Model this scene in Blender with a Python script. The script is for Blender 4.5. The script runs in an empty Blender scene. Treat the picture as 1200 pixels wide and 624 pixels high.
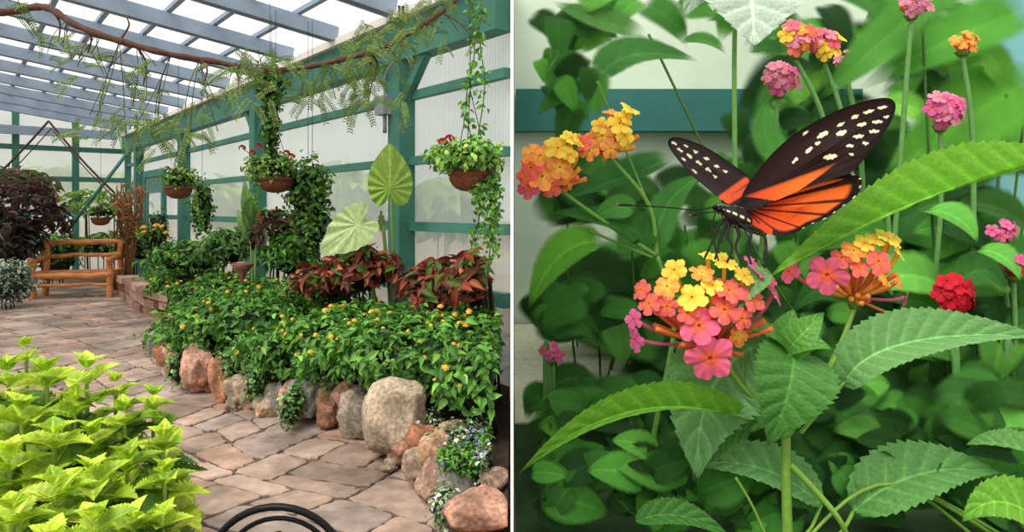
import bpy, bmesh, math, random
import numpy as np
from mathutils import Vector, noise, Matrix
random.seed(7); np.random.seed(7)
R=random.random
def U(a,b): return a+(b-a)*random.random()
F=800.0; EYE=1.55; HY=245.0
def P(px,py,Y): return np.array([(px-600)/F*Y, Y, EYE-(py-HY)/F*Y])
def G(px,py,z=0.0):
    Y=(EYE-z)*F/(py-HY); return np.array([(px-600)/F*Y,Y,z])
D=np.array([-0.634,0.773]); N_=np.array([-0.773,-0.634]); W0=np.array([-1.04,6.8])
def W(u,v,z):
    p=W0+D*u+N_*v; return np.array([p[0],p[1],z])
def lin(c): 
    c=c/255.0
    return c/12.92 if c<=0.04045 else ((c+0.055)/1.055)**2.4
def C(r,g,b): return np.array([lin(r),lin(g),lin(b)])
def nrm(v):
    v=np.asarray(v,float); return v/(np.linalg.norm(v)+1e-9)
scene=bpy.context.scene
try: scene.view_settings.view_transform='Standard'
except Exception: pass

# ---------------------------------------------------------------- materials
def newmat(name):
    m=bpy.data.materials.new(name); m.use_nodes=True; nt=m.node_tree; nt.nodes.clear(); return m,nt
def mk(name,color=None,rough=0.6,ns=8.0,amt=0.25,bump=0.0,metal=0.0,spec=0.3,transl=0.0,soft=False,stretch=(1,1,1),ns2=None,amt2=0.2):
    m,nt=newmat(name); nd=nt.nodes; lk=nt.links
    out=nd.new('ShaderNodeOutputMaterial'); bs=nd.new('ShaderNodeBsdfPrincipled')
    tc=nd.new('ShaderNodeTexCoord'); mp=nd.new('ShaderNodeMapping'); mp.inputs['Scale'].default_value=stretch
    lk.new(tc.outputs['Object'],mp.inputs['Vector'])
    nz=nd.new('ShaderNodeTexNoise'); nz.inputs['Scale'].default_value=ns; nz.inputs['Detail'].default_value=6
    lk.new(mp.outputs['Vector'],nz.inputs['Vector'])
    mr=nd.new('ShaderNodeMapRange'); mr.inputs['From Min'].default_value=0.3; mr.inputs['From Max'].default_value=0.7
    mr.inputs['To Min'].default_value=1-amt; mr.inputs['To Max'].default_value=1+amt
    lk.new(nz.outputs['Fac'],mr.inputs['Value'])
    mul=nd.new('ShaderNodeVectorMath'); mul.operation='SCALE'
    at=None
    if color is None:
        at=nd.new('ShaderNodeAttribute'); at.attribute_name='Col'
        lk.new(at.outputs['Color'],mul.inputs[0])
    else:
        mul.inputs[0].default_value=tuple(color)
    lk.new(mr.outputs['Result'],mul.inputs['Scale'])
    src=mul.outputs['Vector']
    if ns2:
        nz2=nd.new('ShaderNodeTexNoise'); nz2.inputs['Scale'].default_value=ns2; nz2.inputs['Detail'].default_value=4
        lk.new(tc.outputs['Object'],nz2.inputs['Vector'])
        mr2=nd.new('ShaderNodeMapRange'); mr2.inputs['From Min'].default_value=0.38; mr2.inputs['From Max'].default_value=0.62
        mr2.inputs['To Min'].default_value=1-amt2; mr2.inputs['To Max'].default_value=1+amt2*0.5
        lk.new(nz2.outputs['Fac'],mr2.inputs['Value'])
        m2=nd.new('ShaderNodeVectorMath'); m2.operation='SCALE'
        lk.new(src,m2.inputs[0]); lk.new(mr2.outputs['Result'],m2.inputs['Scale']); src=m2.outputs['Vector']
    lk.new(src,bs.inputs['Base Color'])
    bs.inputs['Roughness'].default_value=rough; bs.inputs['Metallic'].default_value=metal
    bs.inputs['Specular IOR Level'].default_value=spec
    if bump>0:
        bp=nd.new('ShaderNodeBump'); bp.inputs['Strength'].default_value=bump; bp.inputs['Distance'].default_value=0.02
        lk.new(nz.outputs['Fac'],bp.inputs['Height']); lk.new(bp.outputs['Normal'],bs.inputs['Normal'])
    sh=bs.outputs['BSDF']
    if transl>0:
        tr=nd.new('ShaderNodeBsdfTranslucent'); lk.new(src,tr.inputs['Color'])
        mx=nd.new('ShaderNodeMixShader'); mx.inputs[0].default_value=transl
        lk.new(sh,mx.inputs[1]); lk.new(tr.outputs[0],mx.inputs[2]); sh=mx.outputs[0]
    if soft:
        tp=nd.new('ShaderNodeBsdfTransparent'); mx=nd.new('ShaderNodeMixShader')
        lk.new(at.outputs['Alpha'],mx.inputs[0]); lk.new(tp.outputs[0],mx.inputs[1]); lk.new(sh,mx.inputs[2]); sh=mx.outputs[0]
    lk.new(sh,out.inputs['Surface'])
    return m
def polymat(name,col,transp,axis,scale,lo=0.85):
    m,nt=newmat(name); nd=nt.nodes; lk=nt.links
    out=nd.new('ShaderNodeOutputMaterial'); tc=nd.new('ShaderNodeTexCoord')
    wv=nd.new('ShaderNodeTexWave'); wv.bands_direction=axis; wv.inputs['Scale'].default_value=scale; wv.inputs['Distortion'].default_value=0.2
    lk.new(tc.outputs['Object'],wv.inputs['Vector'])
    nz=nd.new('ShaderNodeTexNoise'); nz.inputs['Scale'].default_value=0.9; nz.inputs['Detail'].default_value=5; lk.new(tc.outputs['Object'],nz.inputs['Vector'])
    ad=nd.new('ShaderNodeMath'); ad.operation='MULTIPLY_ADD'; lk.new(nz.outputs['Fac'],ad.inputs[0]); ad.inputs[1].default_value=1.6; lk.new(wv.outputs['Fac'],ad.inputs[2])
    mr=nd.new('ShaderNodeMapRange'); mr.inputs['From Min'].default_value=0.4; mr.inputs['From Max'].default_value=2; mr.inputs['To Min'].default_value=lo; mr.inputs['To Max'].default_value=1.05
    lk.new(ad.outputs[0],mr.inputs['Value'])
    mul=nd.new('ShaderNodeVectorMath'); mul.operation='SCALE'; mul.inputs[0].default_value=tuple(col); lk.new(mr.outputs['Result'],mul.inputs['Scale'])
    df=nd.new('ShaderNodeBsdfDiffuse'); tl=nd.new('ShaderNodeBsdfTranslucent')
    lk.new(mul.outputs[0],df.inputs['Color']); lk.new(mul.outputs[0],tl.inputs['Color'])
    m1=nd.new('ShaderNodeMixShader'); m1.inputs[0].default_value=0.8; lk.new(df.outputs[0],m1.inputs[1]); lk.new(tl.outputs[0],m1.inputs[2])
    tp=nd.new('ShaderNodeBsdfTransparent'); m2=nd.new('ShaderNodeMixShader'); m2.inputs[0].default_value=transp
    lk.new(m1.outputs[0],m2.inputs[1]); lk.new(tp.outputs[0],m2.inputs[2]); lk.new(m2.outputs[0],out.inputs['Surface'])
    return m
M_leaf=mk('leaf_green',None,0.45,30,0.18,0,transl=0.28)
M_hero=mk('leaf_textured',None,0.5,70,0.12,0.15,transl=0.25,spec=0.35)
M_soft=mk('leaf_soft',None,0.7,3,0.2,0,transl=0.3,soft=True,spec=0.1)
M_petal=mk('petal',None,0.55,25,0.10,0,transl=0.3,spec=0.2)
M_wing=mk('wing_scales',None,0.6,80,0.12,0,transl=0.1,spec=0.15)
M_fur=mk('insect_body',None,0.7,60,0.25,0.2)
M_rock=mk('boulder',None,0.88,7,0.25,0.9,ns2=45,amt2=0.35)
M_stone=mk('flagstone',None,0.7,9,0.24,0.9,ns2=1.8,amt2=0.38)
M_mortar=mk('mortar',C(100,84,72),0.95,20,0.3,0.3)
M_soil=mk('soil',C(62,48,38),0.95,14,0.4,0.6)
M_dsoil=mk('dark_soil',C(44,70,32),0.95,5,0.4,0.4)
M_gravel=mk('pale_gravel',C(214,214,184),0.95,30,0.15,0.3)
M_ground=mk('earth',C(170,146,122),0.95,0.6,0.3)
M_teal=mk('teal_paint',C(70,126,112),0.6,3,0.14)
M_teal2=mk('teal_paint_dull',C(84,130,122),0.6,3,0.12)
M_blue=mk('blue_grey_paint',C(150,166,186),0.6,4,0.12)
M_cream=mk('cream_board',C(236,232,222),0.6,4,0.06)
M_wood=mk('log_wood',C(192,124,70),0.55,6,0.35,0.4,stretch=(1,1,6))
M_bark=mk('bark',C(84,56,44),0.85,25,0.35,0.6)
M_stem=mk('stem_green',None,0.5,30,0.12,0,transl=0.1)
M_iron=mk('black_iron',C(22,22,24),0.35,20,0.1,metal=0.6)
M_wicker=mk('wicker',C(112,64,42),0.8,60,0.4,0.8)
M_terra=mk('terracotta',C(138,90,72),0.8,10,0.15)
M_white=mk('white_paint',C(250,250,250),0.7,5,0.02)
M_grey=mk('grey_plastic',C(140,146,148),0.5,10,0.05)
M_cloth=mk('black_cloth',C(26,26,32),0.9,20,0.2,0.3)
M_pale=mk('pale_wall',C(204,218,196),0.8,0.8,0.10)
M_polyw=polymat('polycarbonate_wall',C(230,236,234),0.46,'X',14,0.74)
M_polyr=polymat('polycarbonate_roof',C(238,240,240),0.60,'X',7,0.78)

# ---------------------------------------------------------------- mesh builder
LOC={}
class MB:
    def __init__(s): s.V=[];s.Fc=[];s.C=[];s.n=0
    def add(s,v,f,c):
        v=np.asarray(v,float).reshape(-1,3); k=len(v)
        c=np.asarray(c,float)
        if c.ndim==1: c=np.tile(c,(k,1))
        if c.shape[1]==3: c=np.hstack([c,np.ones((k,1))])
        s.V.append(v); s.C.append(c); n=s.n
        s.Fc.extend([tuple(i+n for i in q) for q in f]); s.n+=k
    def inst(s,T,pos,d,n,L,Wd,col):
        tv,tf,ts,te=T; pos=np.atleast_2d(pos); m=len(pos)
        if m==0: return
        d=np.atleast_2d(d); n=np.atleast_2d(n)
        d=d/(np.linalg.norm(d,axis=1,keepdims=True)+1e-9)
        y=np.cross(n,d); y/= (np.linalg.norm(y,axis=1,keepdims=True)+1e-9)
        z=np.cross(d,y)
        L=np.broadcast_to(np.asarray(L,float),(m,)); Wd=np.broadcast_to(np.asarray(Wd,float),(m,))
        v=pos[:,None,:]+d[:,None,:]*(tv[None,:,0:1]*L[:,None,None])+y[:,None,:]*(tv[None,:,1:2]*Wd[:,None,None])+z[:,None,:]*(tv[None,:,2:3]*L[:,None,None])
        col=np.atleast_2d(col); col=np.broadcast_to(col,(m,3))
        c=col[:,None,:]*ts[None,:,None]
        k=len(tv); c=np.concatenate([c,np.broadcast_to(te[None,:,None],(m,k,1))],2)
        s.V.append(v.reshape(-1,3)); s.C.append(c.reshape(-1,4))
        for i in range(m):
            o=s.n+i*k; s.Fc.extend([tuple(a+o for a in q) for q in tf])
        s.n+=k*m
    def obj(s,name,mat,parent=None,loc=None,smooth=True):
        if s.n==0: return None
        V=np.concatenate(s.V); Cc=np.concatenate(s.C)
        if parent is not None: L=LOC[parent.name]
        elif loc is not None: L=np.asarray(loc,float)
        else: L=np.array([V[:,0].mean(),V[:,1].mean(),V[:,2].min()])
        me=bpy.data.meshes.new(name); me.from_pydata((V-L).tolist(),[],s.Fc)
        a=me.color_attributes.new('Col','FLOAT_COLOR','POINT'); a.data.foreach_set('color',np.clip(Cc,0,4).astype(np.float32).ravel())
        if smooth: me.polygons.foreach_set('use_smooth',[True]*len(me.polygons))
        me.materials.append(mat); me.update()
        o=bpy.data.objects.new(name,me); scene.collection.objects.link(o)
        if parent is not None: o.parent=parent
        else: o.location=L
        LOC[o.name]=L
        return o
def empty(name,loc):
    o=bpy.data.objects.new(name,None); o.location=loc; o.empty_display_size=0.05; scene.collection.objects.link(o); LOC[o.name]=np.asarray(loc,float); return o
def top(o,label,cat,group=None):
    o['label']=label; o['category']=cat
    if group: o['group']=group
    return o
def struct(o,label,cat):
    o['kind']='structure'; return top(o,label,cat)

BOXF=[(0,3,2,1),(4,5,6,7),(0,1,5,4),(1,2,6,5),(2,3,7,6),(3,0,4,7)]
def hexa(mb,pts,c=(1,1,1)): mb.add(pts,BOXF,np.array(c))
def wbox(mb,u0,u1,v0,v1,z0,z1,c=(1,1,1)):
    hexa(mb,[W(u0,v0,z0),W(u1,v0,z0),W(u1,v1,z0),W(u0,v1,z0),W(u0,v0,z1),W(u1,v0,z1),W(u1,v1,z1),W(u0,v1,z1)],c)
def xbox(mb,x0,x1,y0,y1,z0,z1,c=(1,1,1)):
    hexa(mb,[(x0,y0,z0),(x1,y0,z0),(x1,y1,z0),(x0,y1,z0),(x0,y0,z1),(x1,y0,z1),(x1,y1,z1),(x0,y1,z1)],c)
def beam(mb,a,b,w,h,c=(1,1,1),up=(0,0,1)):
    a=np.array(a,float);b=np.array(b,float);t=nrm(b-a);s=nrm(np.cross(t,up));q=np.cross(s,t)
    pts=[a-s*w/2-q*h/2,a+s*w/2-q*h/2,b+s*w/2-q*h/2,b-s*w/2-q*h/2,a-s*w/2+q*h/2,a+s*w/2+q*h/2,b+s*w/2+q*h/2,b-s*w/2+q*h/2]
    hexa(mb,pts,c)
def tube(mb,pts,rad,c=(1,1,1),seg=8):
    pts=np.array(pts,float);n=len(pts)
    rad=np.broadcast_to(np.asarray(rad,float),(n,))
    t=np.gradient(pts,axis=0); t/=np.linalg.norm(t,axis=1,keepdims=True)+1e-12
    ref=np.array([0,0,1.0]) if abs(t[0][2])<0.9 else np.array([1.0,0,0])
    s=nrm(np.cross(t[0],ref)); V=[]
    for i in range(n):
        s=nrm(s-t[i]*np.dot(s,t[i])); q=np.cross(t[i],s)
        for k in range(seg):
            a=2*math.pi*k/seg; V.append(pts[i]+(s*math.cos(a)+q*math.sin(a))*rad[i])
    f=[(i*seg+k,i*seg+(k+1)%seg,(i+1)*seg+(k+1)%seg,(i+1)*seg+k) for i in range(n-1) for k in range(seg)]
    f.append(tuple(range(seg-1,-1,-1))); f.append(tuple((n-1)*seg+k for k in range(seg)))
    c=np.asarray(c,float)
    if c.ndim==2: c=np.repeat(c,seg,axis=0)
    mb.add(V,f,c)
def cr(pts,n=8,closed=False):
    pts=[np.array(p,float) for p in pts]; m=len(pts); out=[]
    rng=m if closed else m-1
    for i in range(rng):
        if closed: p0,p1,p2,p3=pts[(i-1)%m],pts[i],pts[(i+1)%m],pts[(i+2)%m]
        else: p0,p1,p2,p3=pts[max(i-1,0)],pts[i],pts[i+1],pts[min(i+2,m-1)]
        for k in range(n):
            t=k/n; out.append(0.5*((2*p1)+(-p0+p2)*t+(2*p0-5*p1+4*p2-p3)*t*t+(-p0+3*p1-3*p2+p3)*t**3))
    if not closed: out.append(pts[-1])
    return np.array(out)
def lathe(mb,prof,center,c,seg=24):
    V=[];n=len(prof)
    for r,z in prof:
        for k in range(seg):
            a=2*math.pi*k/seg; V.append((center[0]+r*math.cos(a),center[1]+r*math.sin(a),center[2]+z))
    f=[(i*seg+k,i*seg+(k+1)%seg,(i+1)*seg+(k+1)%seg,(i+1)*seg+k) for i in range(n-1) for k in range(seg)]
    mb.add(V,f,np.array(c,float))
def fan(mb,outline,ctr,mapf,colf,rings=20):
    o=np.array(outline,float);ctr=np.array(ctr,float);m=len(o)
    V=[mapf(ctr[0],ctr[1],0,0)];Cc=[colf(ctr[0],ctr[1],0,0)]
    for r in range(1,rings+1):
        t=(r/rings)
        for k in range(m):
            p=ctr+(o[k]-ctr)*t; V.append(mapf(p[0],p[1],t,k/m)); Cc.append(colf(p[0],p[1],t,k/m))
    f=[(0,1+k,1+(k+1)%m) for k in range(m)]
    for r in range(rings-1):
        a=1+r*m;b=a+m
        f+=[(a+k,b+k,b+(k+1)%m,a+(k+1)%m) for k in range(m)]
    mb.add(V,f,np.array(Cc))
def LT(nu,nv,teeth=0,serr=0.0,fold=0.25,droop=0.2,quilt=0.0,nveins=7,vein=0.3,wide=0.42,softw=0.0,rib=0.35,cell=0.0,dark=0.0):
    V=[];S=[];E=[]
    for i in range(nu+1):
        t=i/nu
        p=(max(math.sin(math.pi*t**(math.log(0.5)/math.log(wide))),0))**0.85
        p=min(p,1)*(1-0.25*t**3)
        if teeth: p*=1+serr*(1-((t*teeth)%1.0))-serr*0.5
        for j in range(2*nv+1):
            s=(j-nv)/nv; a=abs(s)
            ph=t*nveins-a*1.1
            vv=abs(math.sin(math.pi*ph))
            lt=(1-vv)**3
            z=fold*a*p*0.5-droop*t*t+quilt*(vv-0.5)*min(a*3,1)*min(1,(1-a)*4+0.3)
            sh=1+vein*lt*(1-a*0.4)+(rib if a<0.5/nv else 0)
            if dark>0 and a>0.5/nv: sh*=1-dark*(1-a)*math.sin(math.pi*min(1,t*1.1))
            if cell>0:
                cn=noise.noise(Vector((t*34,s*13,0))); z+=cell*cn*0.008; sh*=1+0.14*cn*cell
            V.append((t,s*p*0.5,z))
            if nv<=1: sh=1+(0.15 if j==nv else 0)
            S.append(sh)
            e=1.0
            if softw>0:
                e=min(1,(1-a)/softw)*min(1,t/ (softw*0.6))*min(1,(1-t)/(softw*0.6)); e=e*e*(3-2*e)
            E.append(e)
    w=2*nv+1
    f=[(i*w+j,(i+1)*w+j,(i+1)*w+j+1,i*w+j+1) for i in range(nu) for j in range(2*nv)]
    return (np.array(V),f,np.array(S),np.array(E))
T_s=LT(4,1,fold=0.5,droop=0.18)
T_tiny=(np.array([(0,0,0),(0.5,-0.5,0.08),(1,0,-0.1),(0.5,0.5,0.08)],float),[(0,1,2,3)],np.array([.9,1,1,1.0]),np.ones(4))
T_m=LT(10,2,teeth=5,serr=0.22,fold=0.35,droop=0.3,quilt=0.0,nveins=5,vein=0.12,rib=0.25)
T_p=LT(14,3,fold=0.2,droop=0.05,nveins=9,vein=0.12,rib=0.3,wide=0.5)
T_c=LT(36,5,teeth=9,serr=0.40,fold=0.4,droop=0.34,quilt=0.045,nveins=5,vein=0.35,rib=0.5,wide=0.38,dark=0.45)
T_h=LT(170,16,teeth=30,serr=0.10,fold=0.22,droop=0.0,quilt=0.008,nveins=13,vein=0.5,wide=0.42,rib=0.8,cell=0.5)
T_h2=LT(130,16,teeth=18,serr=0.13,fold=0.22,droop=0.0,quilt=0.018,nveins=8,vein=0.55,wide=0.36,rib=0.7,cell=1.0)
T_soft=LT(18,8,fold=0.1,droop=0.15,wide=0.40,softw=0.36,vein=0.12,nveins=5,rib=0.15)
T_semi=LT(26,8,teeth=9,serr=0.06,fold=0.2,droop=0.12,wide=0.38,softw=0.22,vein=0.2,nveins=6,rib=0.35)
def hero(mb,a,m,b,width,n,col,T=T_h):
    a,m,b=[np.array(q,float) for q in (a,m,b)]; c=2*m-0.5*(a+b); n=nrm(n)
    tv,tf,ts,te=T; L=np.linalg.norm(b-a)
    t=tv[:,0:1]; pos=(1-t)**2*a+2*t*(1-t)*c+t*t*b
    tg=2*(1-t)*(c-a)+2*t*(b-c); tg/=np.linalg.norm(tg,axis=1,keepdims=True)
    s=np.cross(np.tile(n,(len(tv),1)),tg); s/=np.linalg.norm(s,axis=1,keepdims=True); q=np.cross(tg,s)
    v=pos+s*tv[:,1:2]*width+q*tv[:,2:3]*L
    cc=np.asarray(col)[None,:]*ts[:,None]
    cc=np.hstack([cc,te[:,None]])
    mb.add(v,tf,cc)
def rdir(): return nrm(np.random.randn(3))
def ico(sub):
    bm=bmesh.new(); bmesh.ops.create_icosphere(bm,subdivisions=sub,radius=1)
    v=np.array([q.co[:] for q in bm.verts]); f=[tuple(x.index for x in q.verts) for q in bm.faces]; bm.free(); return v,f
def leafball(mb,c,r,n,L,Wd,cols,T=T_s,core=None,zmin=-0.4,xmax=-0.12,up=0.5,jit=0.35,lean=0.6,lumpy=0.42,fq=2.6):
    c=np.array(c);r=np.array(r)
    d=np.random.randn(n*2,3); d/=np.linalg.norm(d,axis=1,keepdims=True); d=d[d[:,2]>zmin][:n]
    lump=np.array([noise.noise(Vector(q*fq+c)) for q in d])
    spr=(np.random.rand(len(d))<0.12)*np.random.rand(len(d))*0.25
    pos=c+d*r*(0.84+lumpy*lump+np.random.rand(len(d))*0.14+spr)[:,None]
    if xmax is not None: k=pos[:,0]<xmax; pos=pos[k]; d=d[k]; lump=lump[k]
    m=len(pos)
    nn=d*0.7+np.array([0,0,up])+np.random.randn(m,3)*jit
    dd=np.random.randn(m,3)*0.7+d*lean; dd-=nn*(np.sum(dd*nn,1)/np.sum(nn*nn,1))[:,None]
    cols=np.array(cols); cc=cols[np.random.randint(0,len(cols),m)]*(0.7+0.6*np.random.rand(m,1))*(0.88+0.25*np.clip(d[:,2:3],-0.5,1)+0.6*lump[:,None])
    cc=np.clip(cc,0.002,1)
    s=0.6+0.65*np.random.rand(m)
    mb.inst(T,pos,dd,nn,L*s,Wd*s,cc)
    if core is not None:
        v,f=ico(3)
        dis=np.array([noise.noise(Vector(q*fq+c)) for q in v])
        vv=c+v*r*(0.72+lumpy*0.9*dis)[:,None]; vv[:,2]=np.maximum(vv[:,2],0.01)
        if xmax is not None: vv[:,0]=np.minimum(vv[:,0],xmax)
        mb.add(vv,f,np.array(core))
    return pos,d

# ---------------------------------------------------------------- camera, world, lights
cam=bpy.data.cameras.new('camera'); co=bpy.data.objects.new('camera',cam); scene.collection.objects.link(co)
co.location=(0,0,EYE); co.rotation_euler=(math.pi/2,0,0); cam.sensor_width=36; cam.lens=24; cam.shift_y=-67/1200; cam.clip_start=0.05; cam.clip_end=300
scene.camera=co
w=bpy.data.worlds.new('world'); scene.world=w; w.use_nodes=True; nt=w.node_tree; nt.nodes.clear()
o=nt.nodes.new('ShaderNodeOutputWorld'); bg=nt.nodes.new('ShaderNodeBackground'); tc=nt.nodes.new('ShaderNodeTexCoord'); sp=nt.nodes.new('ShaderNodeSeparateXYZ'); cr_=nt.nodes.new('ShaderNodeValToRGB')
nt.links.new(tc.outputs['Generated'],sp.inputs[0]); nt.links.new(sp.outputs['Z'],cr_.inputs[0])
cr_.color_ramp.elements[0].color=(0.80,0.82,0.78,1); cr_.color_ramp.elements[1].color=(0.98,0.98,0.97,1)
nt.links.new(cr_.outputs[0],bg.inputs[0]); bg.inputs[1].default_value=1.4; nt.links.new(bg.outputs[0],o.inputs[0])
sl=bpy.data.lights.new('sun','SUN'); sl.energy=3.0; sl.angle=0.6; sl.color=(1,0.96,0.87); so=bpy.data.objects.new('sun',sl); scene.collection.objects.link(so)
so.rotation_euler=(math.radians(28),math.radians(-22),0); so.location=(0,0,12)

# ---------------------------------------------------------------- setting
mb=MB(); xbox(mb,-60,60,-10,90,-0.12,-0.04); struct(mb.obj('ground',M_ground,smooth=False),'bare brown earth ground outside the greenhouse','ground')
mb=MB(); xbox(mb,-0.005,0.005,2.45,9.2,-0.04,4.6); struct(mb.obj('wall_divider',M_white,smooth=False),'thin white partition wall between the two planted areas','wall')
mb=MB()
def wp(x,y):
    q=Vector((x*0.9,y*0.9,0)); return x+0.24*noise.noise(q), y+0.24*noise.noise(q+Vector((9,4,2)))
ca,sa=math.cos(0.35),math.sin(0.35)
stones=[]
def split(x0,y0,x1,y1):
    w_,h_=x1-x0,y1-y0
    if (w_<0.72 and h_<0.5 and R()<0.7) or (w_<0.48 and h_<0.4): stones.append((x0,y0,x1,y1)); return
    if w_*0.75>h_: k=x0+w_*U(0.35,0.65); split(x0,y0,k,y1); split(k,y0,x1,y1)
    else: k=y0+h_*U(0.35,0.65); split(x0,y0,x1,k); split(x0,k,x1,y1)
split(-14,-5,16,15)
for (x0,y0,x1,y1) in stones:
    g=0.007; cx,cy=(x0+x1)/2,(y0+y1)/2
    def world(x,y):
        x,y=wp(x,y); u=x*ca-y*sa; v=x*sa+y*ca; return W(u,v+3,0)
    cc=world(cx,cy)
    if cc[0]>-0.02 or cc[1]<0.8 or cc[1]>19 or cc[0]<-0.95*cc[1]-1: continue
    pts=[]
    cs=[(x0+g,y0+g),(x1-g,y0+g),(x1-g,y1-g),(x0+g,y1-g)]
    for i in range(4):
        a,b=cs[i],cs[(i+1)%4]
        for k in range(10):
            t=k/10; jx=U(-.009,.009); jy=U(-.009,.009); 
            if k==0:
                ix=0.03*(1 if a[0]<cx else -1); iy=0.03*(1 if a[1]<cy else -1); pts.append(world(a[0]+ix*R(),a[1]+iy*R()))
            else: pts.append(world(a[0]+(b[0]-a[0])*t+jx,a[1]+(b[1]-a[1])*t+jy))
    pts=np.array(pts); pts[:,0]=np.minimum(pts[:,0],-0.01)
    if pts[:,0].min()>-0.05: continue
    ctr=pts.mean(0); inn=ctr+(pts-ctr)*0.968; h=U(0,0.006)
    lo=pts.copy(); lo[:,2]=-0.02; pts[:,2]=h-0.006; inn[:,2]=h; n=len(pts)
    base=random.choice([C(178,150,134),C(166,142,126),C(188,162,146),C(156,134,120),C(180,146,126),C(172,154,142),C(160,140,130)])*U(0.84,1.1)
    V=np.vstack([lo,pts,inn]); f=[(i,(i+1)%n,n+(i+1)%n,n+i) for i in range(n)]+[(n+i,n+(i+1)%n,2*n+(i+1)%n,2*n+i) for i in range(n)]+[tuple(2*n+i for i in range(n))]
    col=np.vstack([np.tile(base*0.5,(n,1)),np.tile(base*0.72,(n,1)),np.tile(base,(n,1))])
    mb.add(V,f,col)
fl=mb.obj('floor',M_stone,loc=(0,0,0),smooth=False); struct(fl,'pinkish brown irregular flagstone paving path','floor')
mb=MB(); mb.add([(-0.008,0.3,-0.012),(-0.008,5.4,-0.012),W(14.2,-0.1,-0.012),W(14.2,7,-0.012),(-14,9,-0.012),(-6,0.3,-0.012)],[(0,1,2,3,4,5)],(1,1,1))
struct(mb.obj('floor_mortar',M_mortar,smooth=False),'dark mortar bed between the flagstones','floor')

tn=[0]
def trim(mb,mat,label):
    tn[0]+=1; return struct(mb.obj('trim_%d'%tn[0],mat,smooth=False),label,'greenhouse frame')
mb=MB(); wbox(mb,-1.6,14,-0.06,-0.055,0,3.1); struct(mb.obj('wall_side',M_polyw,loc=W(0,0,0),smooth=False),'translucent white corrugated polycarbonate greenhouse wall','wall')
mb=MB(); wbox(mb,14.05,14.055,0,7.5,0,4.4); struct(mb.obj('wall_back',M_polyw,loc=W(14,0,0),smooth=False),'translucent white end wall of the greenhouse','wall')
for u in (0,4.1,8.2,12.3):
    mb=MB(); wbox(mb,u-0.11,u+0.11,-0.02,0.16,0,3.05); trim(mb,M_teal,'teal painted timber post on the side wall')
    for sg in (-1,1):
        mb=MB(); beam(mb,W(u+sg*0.08,0.07,2.62),W(u+sg*0.46,0.07,3.02),0.08,0.09); trim(mb,M_teal,'short diagonal teal knee brace under the eave beam')
mb=MB(); wbox(mb,-1.6,14,-0.04,0.14,3.0,3.38); trim(mb,M_teal,'long wide teal eave beam along the side wall')
for z,hh in ((2.66,0.08),(2.02,0.08),(1.38,0.09),(0.8,0.12)):
    mb=MB(); wbox(mb,-1.6,14,-0.03,0.05,z-hh/2,z+hh/2); trim(mb,M_teal,'horizontal teal rail along the side wall')
mb=MB(); wbox(mb,-1.3,14,0.08,0.20,3.38,3.46); trim(mb,M_cream,'narrow cream board above the eave beam')
for v in (0.0,1.15,2.35,3.6,4.9):
    mb=MB(); wbox(mb,13.9,14.04,v-0.07,v+0.07,0,3.85); trim(mb,M_teal,'teal post in the end wall')
for z in (3.02,2.28,1.45,0.7):
    mb=MB(); wbox(mb,13.92,14.03,0,7,z-0.06,z+0.06); trim(mb,M_teal,'horizontal teal rail in the end wall')
mb=MB(); wbox(mb,13.7,13.85,0.3,7,3.3,3.5); trim(mb,M_blue,'blue-grey tie beam across the end wall')
d=empty('door_1',W(10.5,0.1,0)); struct(d,'teal painted greenhouse door in the side wall','door')
mb=MB(); wbox(mb,9.6,11.5,0.06,0.13,2.25,2.4); wbox(mb,9.6,9.75,0.06,0.13,0,2.25); wbox(mb,11.35,11.5,0.06,0.13,0,2.25); mb.obj('door_frame',M_teal,d,smooth=False)
mb=MB(); wbox(mb,9.76,11.34,0.07,0.11,0.02,1.0); wbox(mb,9.76,11.34,0.07,0.11,1.9,2.24); wbox(mb,9.76,9.9,.07,.11,1,1.9); wbox(mb,11.2,11.34,.07,.11,1,1.9); mb.obj('door_leaf',M_teal2,d,smooth=False)
mb=MB(); tube(mb,[W(9.85,0.14,1.0),W(9.85,0.18,1.05),W(9.85,0.18,1.2),W(9.85,0.14,1.25)],0.015); mb.obj('door_handle',M_iron,d)
def rz(v): return 3.53+0.13*v
def vmin(u): return max(0.16,(-1.04-0.634*u)/0.773+0.04)
def vmax(u): return min(9.5,(2.0+0.773*u)/0.634)
mb=MB()
poly=[]
us=np.linspace(-4.5,14,20)
for u in us:
    a,b=max(0,vmin(u)-0.16 if u>-1.6 else vmin(u)),vmax(u)
    if b<a: b=a+0.01
    poly.append((W(u,a,rz(a)+0.14),W(u,b,rz(b)+0.14)))
V=[p for q in poly for p in q]; f=[(2*i,2*i+1,2*i+3,2*i+2) for i in range(len(us)-1)]
mb.add(V,f,(1,1,1)); struct(mb.obj('ceiling',M_polyr,loc=(0,0,0),smooth=False),'translucent white polycarbonate roof panels','ceiling')
u=-3.9
while u<13.8:
    a,b=vmin(u),vmax(u)
    if b>a+0.3:
        mb=MB()
        for off in (-0.05,0.05):
            beam(mb,W(u+off,a,rz(a)-0.04),W(u+off,b,rz(b)-0.04),0.035,0.16)
        beam(mb,W(u,a,rz(a)+0.03),W(u,b,rz(b)+0.03),0.12,0.03)
        trim(mb,M_blue,'blue-grey painted roof rafter')
    u+=1.3
v=0.6
while v<8.5:
    uu=[q for q in np.linspace(-4.4,13.9,120) if vmin(q)<=v<=vmax(q)]
    if len(uu)>5:
        mb=MB(); beam(mb,W(uu[0],v,rz(v)+0.08),W(uu[-1],v,rz(v)+0.08),0.06,0.05); trim(mb,M_blue,'blue-grey roof purlin')
    v+=0.5
mb=MB(); tube(mb,[P(78,272,13.2),P(152,176,13.2)],0.035); top(mb.obj('support_pole',M_teal),'slanting teal metal support pole near the bench','pole')

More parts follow.
